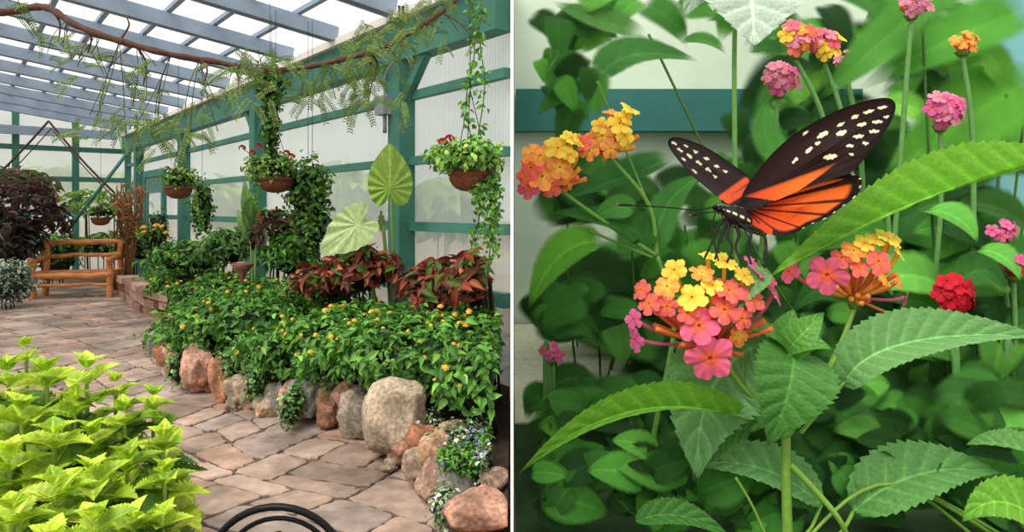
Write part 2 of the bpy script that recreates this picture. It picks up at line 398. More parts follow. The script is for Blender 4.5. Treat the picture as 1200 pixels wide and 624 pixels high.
# planting bed
edge=[(148,350),(168,366),(206,376),(178,412),(186,440),(222,462),(270,480),(330,494),(385,505),(430,525),(462,556),(492,585),(520,618)]
E=cr([G(*e) for e in edge],5)
inw=np.array([0.773,0.634,0])
Eb=[p+inw*0.14 for p in E]+[np.array([-0.02,3.1,0])]
Et=[p+inw*0.42+np.array([0,0,0.13]) for p in E]+[np.array([-0.02,3.4,0.13])]
far=[np.array([-0.02,5.45,0]),W(0,0.02,0),W(9.3,0.02,0),W(9.3,1.2,0)]
Eb=np.array(Eb+far); Et=np.array(Et+[p+np.array([0,0,0.13]) for p in far]); Eb[:,0]=np.minimum(Eb[:,0],-0.02); Et[:,0]=np.minimum(Et[:,0],-0.02); n=len(Eb)
Eb[:,2]-=0.02
mb=MB(); mb.add(np.vstack([Eb,Et]),[(i,(i+1)%n,n+(i+1)%n,n+i) for i in range(n)]+[tuple(n+i for i in range(n))],(1,1,1))
struct(mb.obj('planting_bed',M_soil,smooth=False),'raised bed of dark soil along the wall','garden bed')

def rock_at(c,w_,h_,col,seed):
    v,f=ico(4)
    rs=np.random.RandomState(seed+5)
    for k in range(12):
        d_=rs.randn(3); d_/=np.linalg.norm(d_); dd=v@d_; v=v-np.outer(np.maximum(0,dd-rs.uniform(0.6,0.8))*0.8,d_)
    dis=np.array([noise.noise(Vector(q*1.6)+Vector((seed*3.1,0,0)))*0.18+noise.noise(Vector(q*4.5)+Vector((seed,0,0)))*0.08+noise.noise(Vector(q*11)+Vector((seed,5,0)))*0.03 for q in v])
    v=v*(1+dis)[:,None]; v=v/np.abs(v).max(0)
    v=v*np.array([w_/2,w_/2*0.8,h_/2])
    sh=np.clip(0.85+0.5*(dis/0.15),0.6,1.25)
    v=v+c; v[:,0]=np.minimum(v[:,0],-0.02)
    mb=MB(); mb.add(v,f,np.array(col)[None,:]*sh[:,None]); return mb.obj('boulder',M_rock)
def rock(px,py,wp_,hp,col,z0=0.0,seed=0):
    bot=py+hp/2
    Y=(EYE-z0)*F/(bot-HY+2); w_=wp_/F*Y; h_=hp/F*Y*1.02
    c=P(px,py,Y+ w_*0.2); c[2]=z0+h_/2-0.01
    return rock_at(c,w_,h_,col,seed)
be=C(186,166,142); pk=C(200,152,130); og=C(190,134,100); gy=C(150,148,136); tn_=C(202,160,124)
rocks=[(468,494,90,102,be,0,'large pale beige boulder edging the flower bed'),(416,481,46,70,C(166,150,134),0,'upright grey-beige boulder in the edging'),(385,486,30,34,C(150,106,84),0,'small brown stone beside the path'),
(356,470,46,52,gy,0,'grey rounded boulder under creeping plants'),(326,467,32,42,gy*0.9,0,'grey edging stone in the row'),(329,430,42,36,tn_,0.2,'tan boulder on top of the edging'),(289,459,34,42,C(186,160,136),0,'pale tan edging stone beside the path'),
(257,444,30,56,og,0,'orange-tan upright edging stone'),(232,431,42,60,pk,0,'pinkish boulder in the bed edging'),(263,411,30,18,be,0.2,'small pale stone on top'),(197,416,22,46,C(196,160,140),0,'narrow pinkish edging stone beside path'),(180,406,18,40,gy,0,'small grey edging stone beside the path'),
(490,546,40,44,C(176,150,130),0.03,'brown-grey rounded boulder in ground cover'),(506,562,42,58,C(190,152,134),0,'pinkish boulder at the path corner'),(558,604,86,62,C(186,142,120),0.02,'broad pinkish brown boulder'),(533,503,42,24,C(196,164,136),0.16,'flat tan stone in ground cover'),
(372,441,28,22,gy*1.1,0.2,'grey stone on top of the edging'),(404,441,30,20,gy,0.2,'grey stone among creeping plants'),(440,452,28,26,gy*0.9,0.16,'small grey rough stone'),(308,442,20,18,gy,0.16,'little grey edging stone'),(212,400,20,20,be,0.16,'little beige edging stone'),
(456,544,20,18,C(150,130,112),0,'little brown stone beside the path'),(272,472,18,20,C(150,134,118),0,'little grey-brown stone beside path'),(580,560,40,26,C(160,130,112),0.12,'brown stone in ground cover'),(214,440,18,30,C(160,140,124),0,'small brown-grey edging stone'),(308,478,18,22,tn_,0,'small tan stone beside the path'),(186,386,16,18,pk,0.1,'small pink stone ending the edging'),(444,510,14,34,C(150,124,104),0,'narrow brown stone between boulders')]
for i,r in enumerate(rocks):
    top(rock(r[0],r[1],r[2],r[3],r[4],r[5],seed=i),r[6],'rock','boulders edging the flower bed')
last=E[8]
for i in range(9,len(E)):
    seg=np.linalg.norm(E[i]-last); 
    if seg<0.17: continue
    last=E[i]; s_=U(0.24,0.36); h_=U(0.26,0.36)
    c=E[i]+inw*U(0.10,0.18); c[2]=h_/2-0.03
    if c[0]>-0.25: continue
    nm=random.choice([('tan',tn_),('grey',gy),('rusty brown',C(176,118,88)),('beige',be),('pinkish',pk)])
    top(rock_at(c,s_,h_,nm[1]*0.85,40+i),nm[0]+' rounded stone packed into the bed edging','rock','boulders edging the flower bed')

mb=MB(); path=cr([G(141,348),G(156,361),G(177,372),G(206,378)],8)
for lv in range(3):
    bh=0.135; off=[0,0.5,0.2][lv]
    nb=6
    for k in range(nb+1):
        t0=min(1,max(0,(k-off)/nb)); t1=min(1,(k+1-off)/nb)
        a=path[int(t0*(len(path)-1))]; b=path[min(int(round(t1*(len(path)-1))),len(path)-1)]
        if np.linalg.norm(b-a)<0.02: continue
        t=nrm(b-a); nn=np.array([-t[1],t[0],0]); q=0.03 if lv==2 else 0
        a=a+t*U(.005,.02); b=b-t*U(.005,.02); z0=lv*bh; z1=z0+bh-U(0.012,0.03); dpt=0.3; j=U(-.03,.03)-q; j2=j+U(-.02,.02)
        col=random.choice([C(176,140,122),C(166,122,106),C(190,154,136),C(150,116,100)])
        hexa(mb,[a+nn*j+[0,0,z0],b+nn*j2+[0,0,z0],b+nn*dpt+[0,0,z0],a+nn*dpt+[0,0,z0],a+nn*j+[0,0,z1],b+nn*j2+[0,0,z1-.01],b+nn*dpt+[0,0,z1],a+nn*dpt+[0,0,z1]],col)
o=mb.obj('stacked_stone_edging',M_rock,smooth=False); top(o,'low curved retaining edge of stacked pinkish stone blocks','stone edging')
mb=MB(); c=P(186,333,9.7); v,f=ico(3)
v=v*(1+0.3*np.array([noise.noise(Vector(q*2)) for q in v]))[:,None]*np.array([0.17,0.13,0.06]); v[:,2]=np.maximum(v[:,2],-0.03); c[2]=0.44
mb.add(v+c,f,(1,1,1)); top(mb.obj('folded_jacket',M_cloth),'crumpled black cloth lying on the stone edging','clothing')

# ---------------------------------------------------------------- bushes
gr=[C(80,130,50),C(98,150,58),C(62,106,44),C(122,168,70),C(86,136,60)]
def flower_mesh():
    mb=MB()
    for k in range(14):
        a=k*2.4; r_=math.sqrt(k/14)*0.022
        col=random.choice([C(244,190,56),C(238,150,50),C(246,206,90)])
        p=np.array([r_*math.cos(a),r_*math.sin(a),0.012-0.4*r_])
        for q in range(4):
            b=q*math.pi/2+a; dd=np.array([math.cos(b),math.sin(b),0.15]); mb.inst(T_tiny,p,dd,[0,0,1],0.012,0.011,col)
    return mb
fm=flower_mesh(); fo=fm.obj('flower_head',M_petal,loc=(0,0,0)); fmesh=fo.data; bpy.data.objects.remove(fo)
def addflowers(root,pos,d,n,scale=1.0,mesh=None):
    L=LOC[root.name]; k=[i for i in range(len(pos)) if d[i][2]>0.0 and d[i][1]<0.3]; random.shuffle(k)
    for i in k[:n]:
        q=bpy.data.objects.new('flower_head',mesh or fmesh); q.location=pos[i]+d[i]*0.045+np.array([0,0,0.01])-L; q.rotation_euler=(U(0.3,1.1),U(-.4,.4),U(-0.6,.6)); s=scale*U(0.6,1.2); q.scale=(s,s,s)
        scene.collection.objects.link(q); q.parent=root
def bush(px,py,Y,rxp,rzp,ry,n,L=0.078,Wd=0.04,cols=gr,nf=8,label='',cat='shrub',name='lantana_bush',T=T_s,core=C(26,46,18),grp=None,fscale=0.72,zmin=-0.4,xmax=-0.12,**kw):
    c=P(px,py,Y); r=(rxp/F*Y,ry,rzp/F*Y); mb=MB()
    pos,d=leafball(mb,c,r,n,L,Wd,cols,T=T,core=core,zmin=zmin,xmax=xmax,**kw)
    zb=0.14 if (xmax is not None and xmax>-3) else (0.0 if Y<16 else -0.04)
    if name=='outdoor_bush': zb=-0.04
    for k in range(5):
        a=U(0,6.28); tube(mb,[c*[1,1,0]+[0.12*math.cos(a),0.12*math.sin(a),zb],c+[0.2*r[0]*math.cos(a),0.2*r[1]*math.sin(a),0]],0.01,C(60,56,36),5)
    o=mb.obj(name,M_leaf,loc=(c[0],c[1],zb)); top(o,label,cat,grp)
    if nf: addflowers(o,pos,d,nf,fscale)
    return o
LB='dense green lantana bush with small yellow-orange flowers'
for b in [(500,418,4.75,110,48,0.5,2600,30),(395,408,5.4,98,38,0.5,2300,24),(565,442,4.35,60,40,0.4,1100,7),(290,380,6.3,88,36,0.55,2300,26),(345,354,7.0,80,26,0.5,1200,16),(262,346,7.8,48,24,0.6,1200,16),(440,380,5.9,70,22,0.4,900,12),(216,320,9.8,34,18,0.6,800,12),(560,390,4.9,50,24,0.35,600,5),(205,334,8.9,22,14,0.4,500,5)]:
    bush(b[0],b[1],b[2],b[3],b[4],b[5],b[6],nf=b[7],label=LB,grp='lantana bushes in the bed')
rd=[C(134,58,46),C(160,80,52),C(98,42,38),C(176,104,66),C(110,62,42),C(84,96,46),C(146,68,56),C(76,108,44),C(104,50,36),C(92,120,54)]
for b in [(385,330,6.5,34,20),(425,318,6.2,38,24),(520,338,5.4,42,28),(568,330,5.0,36,30)]:
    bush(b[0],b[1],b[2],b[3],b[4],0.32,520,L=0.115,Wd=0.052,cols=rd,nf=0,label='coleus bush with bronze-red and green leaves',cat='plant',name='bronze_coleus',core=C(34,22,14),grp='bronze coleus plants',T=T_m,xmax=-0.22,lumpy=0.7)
bush(325,275,7.6,24,26,0.25,260,L=0.13,Wd=0.05,cols=[C(90,52,46),C(110,76,54),C(70,90,46)],nf=0,label='dark bronze foliage plant beside the post',cat='plant',name='bronze_shrub',core=None)
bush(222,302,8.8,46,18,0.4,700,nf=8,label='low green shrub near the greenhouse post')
bush(158,292,13.0,22,16,0.5,350,cols=[C(110,150,70),C(140,170,90)],nf=0,label='light green shrub behind the stone edging')
bush(178,276,12.2,13,10,0.3,220,cols=[C(90,130,50)],nf=9,fscale=1.7,label='small bush with bright yellow flowers')
bush(122,288,14.5,36,14,0.5,350,L=0.12,cols=gr,nf=0,label='green shrub behind the bench')
bush(340,302,7.5,28,22,0.3,500,L=0.11,cols=gr,nf=0,label='leafy green shrub by the side wall')
bush(270,292,8.2,30,20,0.3,500,L=0.10,cols=[C(110,150,80),C(84,126,60)],nf=0,label='leafy green shrub by the side wall')
bush(28,256,12.0,34,40,0.6,520,L=0.24,Wd=0.045,cols=[C(90,66,70),C(70,50,58),C(110,80,76),C(80,84,58)],nf=0,label='dark purple leafy shrub beside the bench',name='purple_shrub',core=None,xmax=-4,lumpy=0.9,lean=0.2,fq=3.5)
bush(14,285,11.8,28,32,0.4,500,L=0.15,Wd=0.05,cols=[C(70,54,58),C(56,44,48),C(64,74,50)],nf=0,label='dark leafy undergrowth beside the bench',name='purple_shrub',core=C(18,18,14),xmax=-4,lumpy=0.6)
bush(8,332,10.6,26,24,0.4,700,L=0.08,Wd=0.035,cols=[C(150,164,150),C(120,138,118),C(190,200,186),C(90,120,80)],nf=0,label='silver-grey leafy plant beside the path',name='silver_plant',core=C(50,60,48),xmax=-4,cat='plant',zmin=-0.9)
bush(66,300,13.4,24,28,0.4,400,L=0.1,cols=gr,nf=0,label='green shrub next to the bench',xmax=-4)
bush(20,218,15,34,18,0.6,300,L=0.25,Wd=0.05,cols=[C(130,120,96),C(110,130,76)],nf=0,label='airy brown-green shrub by the end wall',xmax=-4,core=None)
bush(105,246,15.3,40,20,0.4,300,L=0.2,Wd=0.05,cols=[C(150,180,90),C(130,170,80)],nf=0,label='light green shrub by the end wall',xmax=-4,core=None)
for (px,py,Y,a,b) in [(60,225,24,60,28),(132,232,22,34,24),(0,236,21,30,26),(260,246,16,26,34),(400,240,12.5,40,40),(520,250,10.5,30,30)]:
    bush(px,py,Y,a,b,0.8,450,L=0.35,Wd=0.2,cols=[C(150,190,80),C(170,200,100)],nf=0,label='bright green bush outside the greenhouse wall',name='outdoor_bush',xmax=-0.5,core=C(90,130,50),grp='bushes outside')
mb=MB()
for k in range(40):
    a=P(150+U(-6,6),285,12.5); a[2]=0.0; b=P(150+U(-16,18),U(205,255),12.5+U(-.3,.3)); m=(a+b)/2+[U(-.1,.1),0,0.2]; tube(mb,cr([a,m,b],4),0.012,C(150,104,70),4)
    for q in range(6):
        mb.inst(T_s,m+(b-m)*R(),rdir(),rdir(),0.14,0.04,random.choice([C(170,110,80),C(120,130,60),C(190,130,100)]))
top(mb.obj('dry_reed_plant',M_leaf),'tall reddish-brown reedy plant near the greenhouse door','plant')
cg=[C(120,158,92),C(96,140,74),C(144,176,110),C(80,122,62)]
def creeper(px,py,w_,h_,n,z=0.0,dy=-0.05,cols=cg,L=0.032,lab='creeping plant with small leaves spilling over the boulders'):
    Y=(EYE-z)*F/(py+h_/2-HY)+dy; c=P(px,py,Y); mb=MB()
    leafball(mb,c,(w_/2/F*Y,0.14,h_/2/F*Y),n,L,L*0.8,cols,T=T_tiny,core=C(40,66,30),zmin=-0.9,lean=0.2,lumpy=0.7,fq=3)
    return top(mb.obj('creeping_plant',M_leaf),lab,'plant','creeping plants over the bed edge')
for q in [(285,425,60,40,800,0.15),(304,446,22,62,450,0.03),(216,396,52,30,600,0.21),(209,430,16,46,360,0.02),(273,432,18,60,380,0.03),(350,436,54,38,700,0.15),(388,452,32,36,480,0.1),(343,476,20,52,400,0.0),(430,432,54,26,520,0.2),(194,386,36,24,500,0.13),(178,398,14,30,260,0.04),(244,390,68,30,700,0.21),(312,426,48,28,520,0.19),(371,460,16,52,320,0.0),(395,432,48,24,520,0.2),(240,402,24,22,260,0.25)]:
    creeper(*q)
wg=[C(130,150,108),C(160,174,140),C(100,128,80),C(230,234,222)]
for q in [(540,522,70,50,1000,0.05),(580,545,50,60,700,0.05),(500,500,50,34,600,0.1),(570,500,60,34,600,0.1),(588,590,22,60,350,0.0),(520,592,26,44,350,0.0)]:
    creeper(*q,cols=wg,L=0.026,lab='low ground cover with tiny white flowers')
pm=MB()
for k in range(5): pm.inst(T_tiny,[0,0,0],[math.cos(k*1.257),math.sin(k*1.257),0.2],[0,0,1],0.011,0.010,C(138,112,210))
po=pm.obj('violet',M_petal,loc=(0,0,0)); pmesh=po.data; bpy.data.objects.remove(po)
for (x,y,Y,r,nf) in ((576,520,3.7,(0.09,0.12,0.08),10),(540,538,3.6,(0.12,0.12,0.07),8)):
    mb=MB(); c=P(x,y,Y); pos,d=leafball(mb,c,r,500,0.035,0.018,gr,T=T_s,core=C(30,50,20),zmin=-0.8)
    tube(mb,[c*[1,1,0]+[0,0,0.1],c],0.01,C(60,80,40),5)
    o=top(mb.obj('violet_plant',M_leaf),'small leafy plant with purple flowers in ground cover','plant','violet plants'); addflowers(o,pos,d,nf,1.0,pmesh)

HEART=[(0,-1.0),(0.28,-0.72),(0.5,-0.35),(0.58,0.05),(0.5,0.42),(0.3,0.62),(0.1,0.5),(0,0.30),(-0.1,0.5),(-0.3,0.62),(-0.5,0.42),(-0.58,0.05),(-0.5,-0.35),(-0.28,-0.72)]
def ear(mb,ctr,ax,ay,s,col):
    ax=nrm(ax); ay=np.array(ay,float); ay=nrm(ay-ax*np.dot(ax,ay)); n=np.cross(ax,ay); o=cr(HEART,10,True)
    def mp(x,y,t,k):
        th=math.atan2(y-0.15,x); return np.array(ctr)+(ax*x+ay*y+n*(0.10*abs(x)+0.04*t*math.sin(th*14)))*s
    def cf(x,y,t,k):
        th=math.atan2(y-0.15,x); v=abs(math.sin(th*7)); r_=1+0.5*(1-v)**4; 
        if abs(x)<0.02: r_=1.5
        return col*r_
    fan(mb,o,(0,0.15),mp,cf,14)
def earplant(leaves,base,label):
    root=empty('elephant_ear_plant',base)
    for (px,py,Y,s,ax,ay,col) in leaves:
        mb=MB(); c=P(px,py,Y); ear(mb,c,ax,ay,s,col); mb.obj('leaf',M_leaf,root)
        mb=MB(); tube(mb,cr([base,(np.array(base)+c)/2+[0.02,0.05,-0.05],c+nrm(ay)*0.15*s+[0,0.02,0]],6),0.018,C(120,150,84),6); mb.obj('stem',M_stem,root)
    top(root,label,'plant')
b=P(458,300,6.3); b[2]=0.13
earplant([(457,214,6.2,0.35,(1,0.1,0),(0.1,0.15,-1),C(144,178,76)),(414,268,5.95,0.35,(0.5,-0.3,-0.7),(0.6,0,0.45),C(176,196,136)),(448,262,6.3,0.12,(0.3,1,0),(0.1,0,-1),C(120,150,80))],b,'elephant ear plant with huge heart-shaped green leaves')
root=empty('canna_plant',[*P(297,290,7.8)[:2],0.13])
for (x0,y0,x1,y1,wd) in [(297,282,284,210,0.16),(298,280,303,226,0.18),(300,286,314,240,0.16),(294,288,276,246,0.15)]:
    mb=MB(); a=P(x0,y0,7.8);b_=P(x1,y1,7.7); hero(mb,a,(a+b_)/2+[0.05*(1 if x1>298 else -1)*-1,-0.06,0.04],b_,wd,(0.4*(1 if x1>298 else -1),-1,0.3),C(120,160,88)*U(.8,1.2),T=T_p); mb.obj('leaf',M_leaf,root)
    mb=MB(); tube(mb,[LOC[root.name],a],0.012,C(110,150,80),5); mb.obj('stem',M_stem,root)
top(root,'upright canna with long paddle leaves by the post','plant')
mb=MB(); c=P(284,305,7.4); c[2]=0.93; lathe(mb,[(0.05,-0.80),(0.05,-0.76),(0.03,-0.6),(0.03,-0.1),(0.09,-0.03),(0.12,0.02),(0.11,0.03),(0.08,0.0),(0,-0.01)],c,(1,1,1)); top(mb.obj('birdbath',M_terra),'small terracotta birdbath among the shrubs','birdbath')

# ---------------------------------------------------------------- hanging baskets
redm=MB()
for k in range(16):
    d_=rdir(); d_[2]=abs(d_[2]); p=d_*0.03
    for q in range(4):
        redm.inst(T_tiny,p,np.cross(d_,rdir()),d_,0.022,0.02,random.choice([C(214,24,44),C(190,16,40),C(230,50,70)]))
ro=redm.obj('red',M_petal,loc=(0,0,0)); redmesh=ro.data; bpy.data.objects.remove(ro)
def basket(px,py,Y,wpx,fl,fol,n,ztop,label,reds):
    c=P(px,py,Y); r_=wpx/2/F*Y; root=empty('hanging_basket',[c[0],c[1],c[2]-r_])
    mb=MB(); prof=[(0.001,-r_*0.75)]+[(r_*math.sin(a)**0.8,-r_*0.75*math.cos(a)) for a in np.linspace(0.15,math.pi/2,10)]+[(r_*1.06,0.0),(r_*1.06,0.03),(r_*0.95,0.03),(r_*0.9,-0.02),(0.001,-0.02)]
    lathe(mb,prof,c,(1,1,1)); mb.obj('basket_bowl',M_wicker,root)
    tz=np.array([c[0],c[1],ztop])
    hk=np.array([c[0],c[1],c[2]+0.55])
    for k in range(3):
        a=k*2.09+0.4; mb=MB(); tube(mb,[c+[r_*math.cos(a),r_*math.sin(a),0.02],hk],0.003,C(60,60,60),5); mb.obj('chain',M_iron,root)
    mb=MB(); tube(mb,[hk,tz],0.003,C(60,60,60),5); mb.obj('hanger_wire',M_iron,root)
    mb=MB(); fc=P(fol[0],fol[1],Y); leafball(mb,fc,(fol[2]/F*Y,min(0.28,fol[2]/F*Y),fol[3]/F*Y),n,0.05,0.03,[C(110,156,64),C(134,176,80),C(164,196,100),C(84,130,52)],core=C(40,60,24),zmin=-0.9,xmax=-0.06,lumpy=0.7)
    for (x0,y0,x1,y1) in fl:
        a=P(x0,y0,Y-0.1); b=P(x1,y1,Y-0.12); m=int(abs(y1-y0)*1.4)+4
        for q in range(m):
            t=q/m; p=a+(b-a)*t+np.array([0.03*math.sin(q),0.03*math.cos(q*1.3),0]); 
            if p[0]<-0.08: mb.inst(T_s,p,rdir()-[0,0,.6],rdir()+[0,-1,0.3],0.04,0.026,random.choice(gr)*1.15)
    mb.obj('foliage',M_leaf,root)
    for (x,y) in reds:
        q=bpy.data.objects.new('flower_head',redmesh); p=P(x,y,Y-0.1); q.location=p-LOC[root.name]; scene.collection.objects.link(q); q.parent=root
        mb=MB(); tube(mb,[P(px,py-8,Y),p],0.004,C(90,130,60),4); mb.obj('flower_stem',M_stem,root)
    top(root,label,'hanging basket','hanging flower baskets'); return root
basket(323,212,6.7,38,[(300,215,296,240)],(318,196,27,15),620,3.5,'brown hanging basket with red geraniums and trailing greenery',[(304,172),(284,174),(336,180),(342,184),(296,180)])
basket(209,222,8.6,30,[(228,225,236,270)],(211,208,18,12),400,3.5,'brown hanging basket with green foliage near the corner',[(196,198),(203,202)])
basket(551,206,4.4,50,[(570,210,572,285),(580,205,584,300),(560,212,558,240),(582,200,582,260)],(548,184,40,16),950,3.35,'large brown hanging basket with red flowers and long vines',[(519,168),(527,164),(532,178)])
basket(118,257,12.0,20,[],(118,248,15,7),120,3.55,'small distant hanging basket with green foliage',[(112,244)])
def ivy(px,py,Y,w_,h_,n,label,ry=0.2,hang=True):
    mb=MB(); c=P(px,py,Y); leafball(mb,c,(w_/F*Y,ry,h_/F*Y),n,0.055,0.04,[C(88,132,56),C(110,154,66),C(68,112,48)],core=C(24,44,18),zmin=-1,lean=0.1,up=0.1,lumpy=0.7,fq=3)
    if hang: tube(mb,[c+[0,0,h_/F*Y*0.8],c+[0,0,3.45-c[2]]],0.003,C(60,60,50),5)
    else: tube(mb,[c*[1,1,0]+[0,0,0.0],c],0.02,C(70,70,50),6)
    top(mb.obj('hanging_ivy' if hang else 'climbing_vine',M_leaf),label,'hanging plant' if hang else 'vine','hanging ivy' if hang else 'climbing vines')
ivy(361,228,6.9,24,38,900,'thick column of hanging green ivy',0.2)
ivy(366,266,6.9,18,30,450,'lower clump of hanging green ivy',0.2)
ivy(237,243,9.0,11,34,420,'narrow column of hanging ivy',0.15)
ivy(318,140,6.7,8,50,380,'vine wrapped around the basket wire',0.07)
ivy(316,95,6.3,16,20,380,'leafy vine clump under the branch',0.15)
ivy(186,268,12.6,10,22,260,'leafy vine climbing beside the door',0.2,False)
def vine(pts,Y,n,label):
    mb=MB(); p=cr([P(x,y,Y) for x,y in pts],8); tube(mb,p,0.004,C(90,110,60),5)
    for k in range(n):
        q=p[random.randrange(len(p))]; mb.inst(T_s,q+np.random.randn(3)*0.02,rdir()-[0,0,.5],rdir()+[0,-1,.2],0.042,0.026,random.choice(gr)*1.2)
    top(mb.obj('hanging_vine',M_leaf),label,'vine','hanging vines')
vine([(552,-20),(556,60),(546,120),(554,170)],4.4,110,'thin leafy vine hanging beside the basket wire')
vine([(566,-20),(562,40),(568,100),(560,160)],4.4,60,'thin leafy vine hanging beside the basket wire')
vine([(556,215),(562,250),(552,290)],4.6,50,'vine trailing below the large basket')
vine([(576,190),(580,240),(572,310)],4.6,60,'vine trailing below the large basket')

# ---------------------------------------------------------------- branch
root=empty('tree_branch',P(300,80,4.6))
mb=MB(); bp=[(-30,14),(10,14),(44,8),(62,12),(90,30),(140,48),(200,64),(250,72),(300,82),(350,80),(400,70),(450,56),(500,26),(530,4),(550,-20)]
bpts=cr([P(x,y,4.6+0.1*math.sin(i)) for i,(x,y) in enumerate(bp)],6); tube(mb,bpts,np.linspace(0.026,0.014,len(bpts))*(1+0.15*np.sin(np.arange(len(bpts))*1.7)),(1,1,1),10)
for (x,y) in [(60,50),(95,62),(160,100),(230,100),(270,110),(345,110),(430,95),(470,40),(140,20)]:
    i=int(np.argmin([abs((q[0]/q[1]*F+600)-x) for q in bpts])); a=bpts[i]; b=P(x+8,y,4.6); tube(mb,cr([a,(a+b)/2+[0.04,0,0.02],b],5),np.linspace(0.009,0.004,11),(1,1,1),6)
mb.obj('branch_wood',M_bark,root)
def frond(mb,a,d,L,npair,col):
    d=nrm(d); s=nrm(np.cross(d,[0,-1,0.3])); n=np.cross(s,d)
    pts=[a+d*L*t+np.array([0,0,-0.35*L*t*t]) for t in np.linspace(0,1,6)]; tube(mb,pts,0.002,C(110,120,60),4)
    T=np.linspace(0.1,1,npair)
    P_=[];Dd=[]
    for t in T:
        p=a+d*L*t+np.array([0,0,-0.35*L*t*t])
        for sg in (-1,1): P_.append(p); Dd.append(s*sg+d*0.35+np.array([0,0,-0.25]))
    m=len(P_); mb.inst(T_tiny,np.array(P_),np.array(Dd),np.tile(n,(m,1))+np.random.randn(m,3)*0.2,L*0.2,L*0.07,np.array([col*U(0.8,1.2) for _ in range(m)]))
mb=MB()
zones=[(70,55,28,20,8),(110,80,30,25,13),(150,110,34,40,24),(190,150,34,25,16),(120,150,30,15,12),(265,95,38,28,22),(300,70,30,18,13),(350,95,36,26,20),(400,95,40,26,26),(445,100,35,24,20),(455,40,38,34,38),(495,20,28,24,28),(420,55,30,20,18),(20,10,14,12,5),(540,40,20,24,6),(230,140,30,25,9)]
for (cx_,cy_,sx,sy,n) in zones:
    for k in range(n):
        a=P(cx_+U(-sx,sx),cy_+U(-sy,sy),4.6+U(-.25,.25)); frond(mb,a,[U(-1,1),U(-.5,.5),U(-1,0.3)],U(0.09,0.16),12,random.choice([C(90,126,48),C(106,136,56),C(72,106,42),C(126,146,68)]))
    c1=P(cx_,cy_,4.6); i=int(np.argmin([np.linalg.norm(q-c1) for q in bpts])); 
    for k in range(4):
        b=P(cx_+U(-sx,sx),cy_+U(-sy,sy),4.6); tube(mb,cr([bpts[i],(bpts[i]+b)/2+[U(-.04,.04),0,0.02],b],5),0.003,C(90,80,50),4)
mb.obj('leaf_sprays',M_leaf,root)
top(root,'long brown branch with feathery compound leaves under the roof','tree branch')
root=empty('junction_box',W(0.2,0.2,2.45)); 
mb=MB(); wbox(mb,0.02,0.20,0.16,0.26,2.48,2.66); mb.obj('box_body',M_grey,root,smooth=False)
mb=MB(); tube(mb,cr([W(0.1,0.2,2.66),W(0.1,0.2,2.85),W(-0.05,0.19,2.98)],5),0.012); tube(mb,[W(0.1,0.2,2.48),W(0.1,0.2,2.3)],0.02); mb.obj('conduit',M_grey,root)
top(root,'grey electrical junction box on the teal post','electrical box')
YA=13.0; root=empty('trellis_arch',[*P(60,143,YA)[:2],0]); apex=P(57,142,YA)
for (x,y) in ((-25,225),(134,226)):
    mb=MB(); b=P(x,y,YA); pts=[apex+(b-apex)*t+[0,0,-0.05*math.sin(t*3.14)] for t in np.linspace(0,1,8)]; b2=b.copy(); b2[2]=0; tube(mb,pts,0.02,(1,1,1),6); tube(mb,[b,b2],0.012,(1,1,1),6); mb.obj('arch_rod',M_bark,root)
    mb=MB(); tube(mb,[q+np.array([0.05,0,-0.14]) for q in pts],0.010,(1,1,1),6); mb.obj('arch_rope',M_bark,root)
top(root,'pointed dark rod arch standing behind the bench','garden arch')

# ---------------------------------------------------------------- bench
bc=G(84,350); root=empty('log_bench',bc); th=0.22
bx=np.array([math.cos(th),math.sin(th),0]); by=np.array([-math.sin(th),math.cos(th),0])
def B(x,y,z): return bc+bx*x*0.97+by*y+np.array([0,0,1.0])*z*0.97
def part(name,a,b,r_,mat=M_wood):
    mb=MB(); a=np.array(a);b=np.array(b); pts=[a+(b-a)*t+np.random.randn(3)*0.006 for t in np.linspace(0,1,8)]; tube(mb,cr(pts,3),[r_*U(0.9,1.1) for _ in range(22)],(1,1,1),12); return mb.obj(name,mat,root)
for x in (-0.62,0.62):
    part('leg',B(x,0,0),B(x,0,0.68),0.055); part('leg',B(x,0.5,0),B(x,0.56,1.02),0.05)
    part('armrest',B(x,-0.08,0.68),B(x,0.55,0.70),0.045); part('side_rail',B(x,0,0.36),B(x,0.5,0.36),0.035)
part('backrest_rail',B(-0.72,0.56,0.98),B(0.72,0.56,0.98),0.05); part('backrest_rail',B(-0.64,0.54,0.74),B(0.64,0.54,0.74),0.035)
part('seat_rail',B(-0.68,0,0.40),B(0.68,0,0.40),0.055); part('seat_rail',B(-0.66,0,0.24),B(0.66,0,0.24),0.03)
for k in range(5): 
    mb=MB(); beam(mb,B(-0.66,0.05+0.1*k,0.455),B(0.66,0.05+0.1*k,0.455),0.085,0.035); mb.obj('seat_slat',M_wood,root,smooth=False)
top(root,'rustic orange-brown log bench at the end of the path','bench')

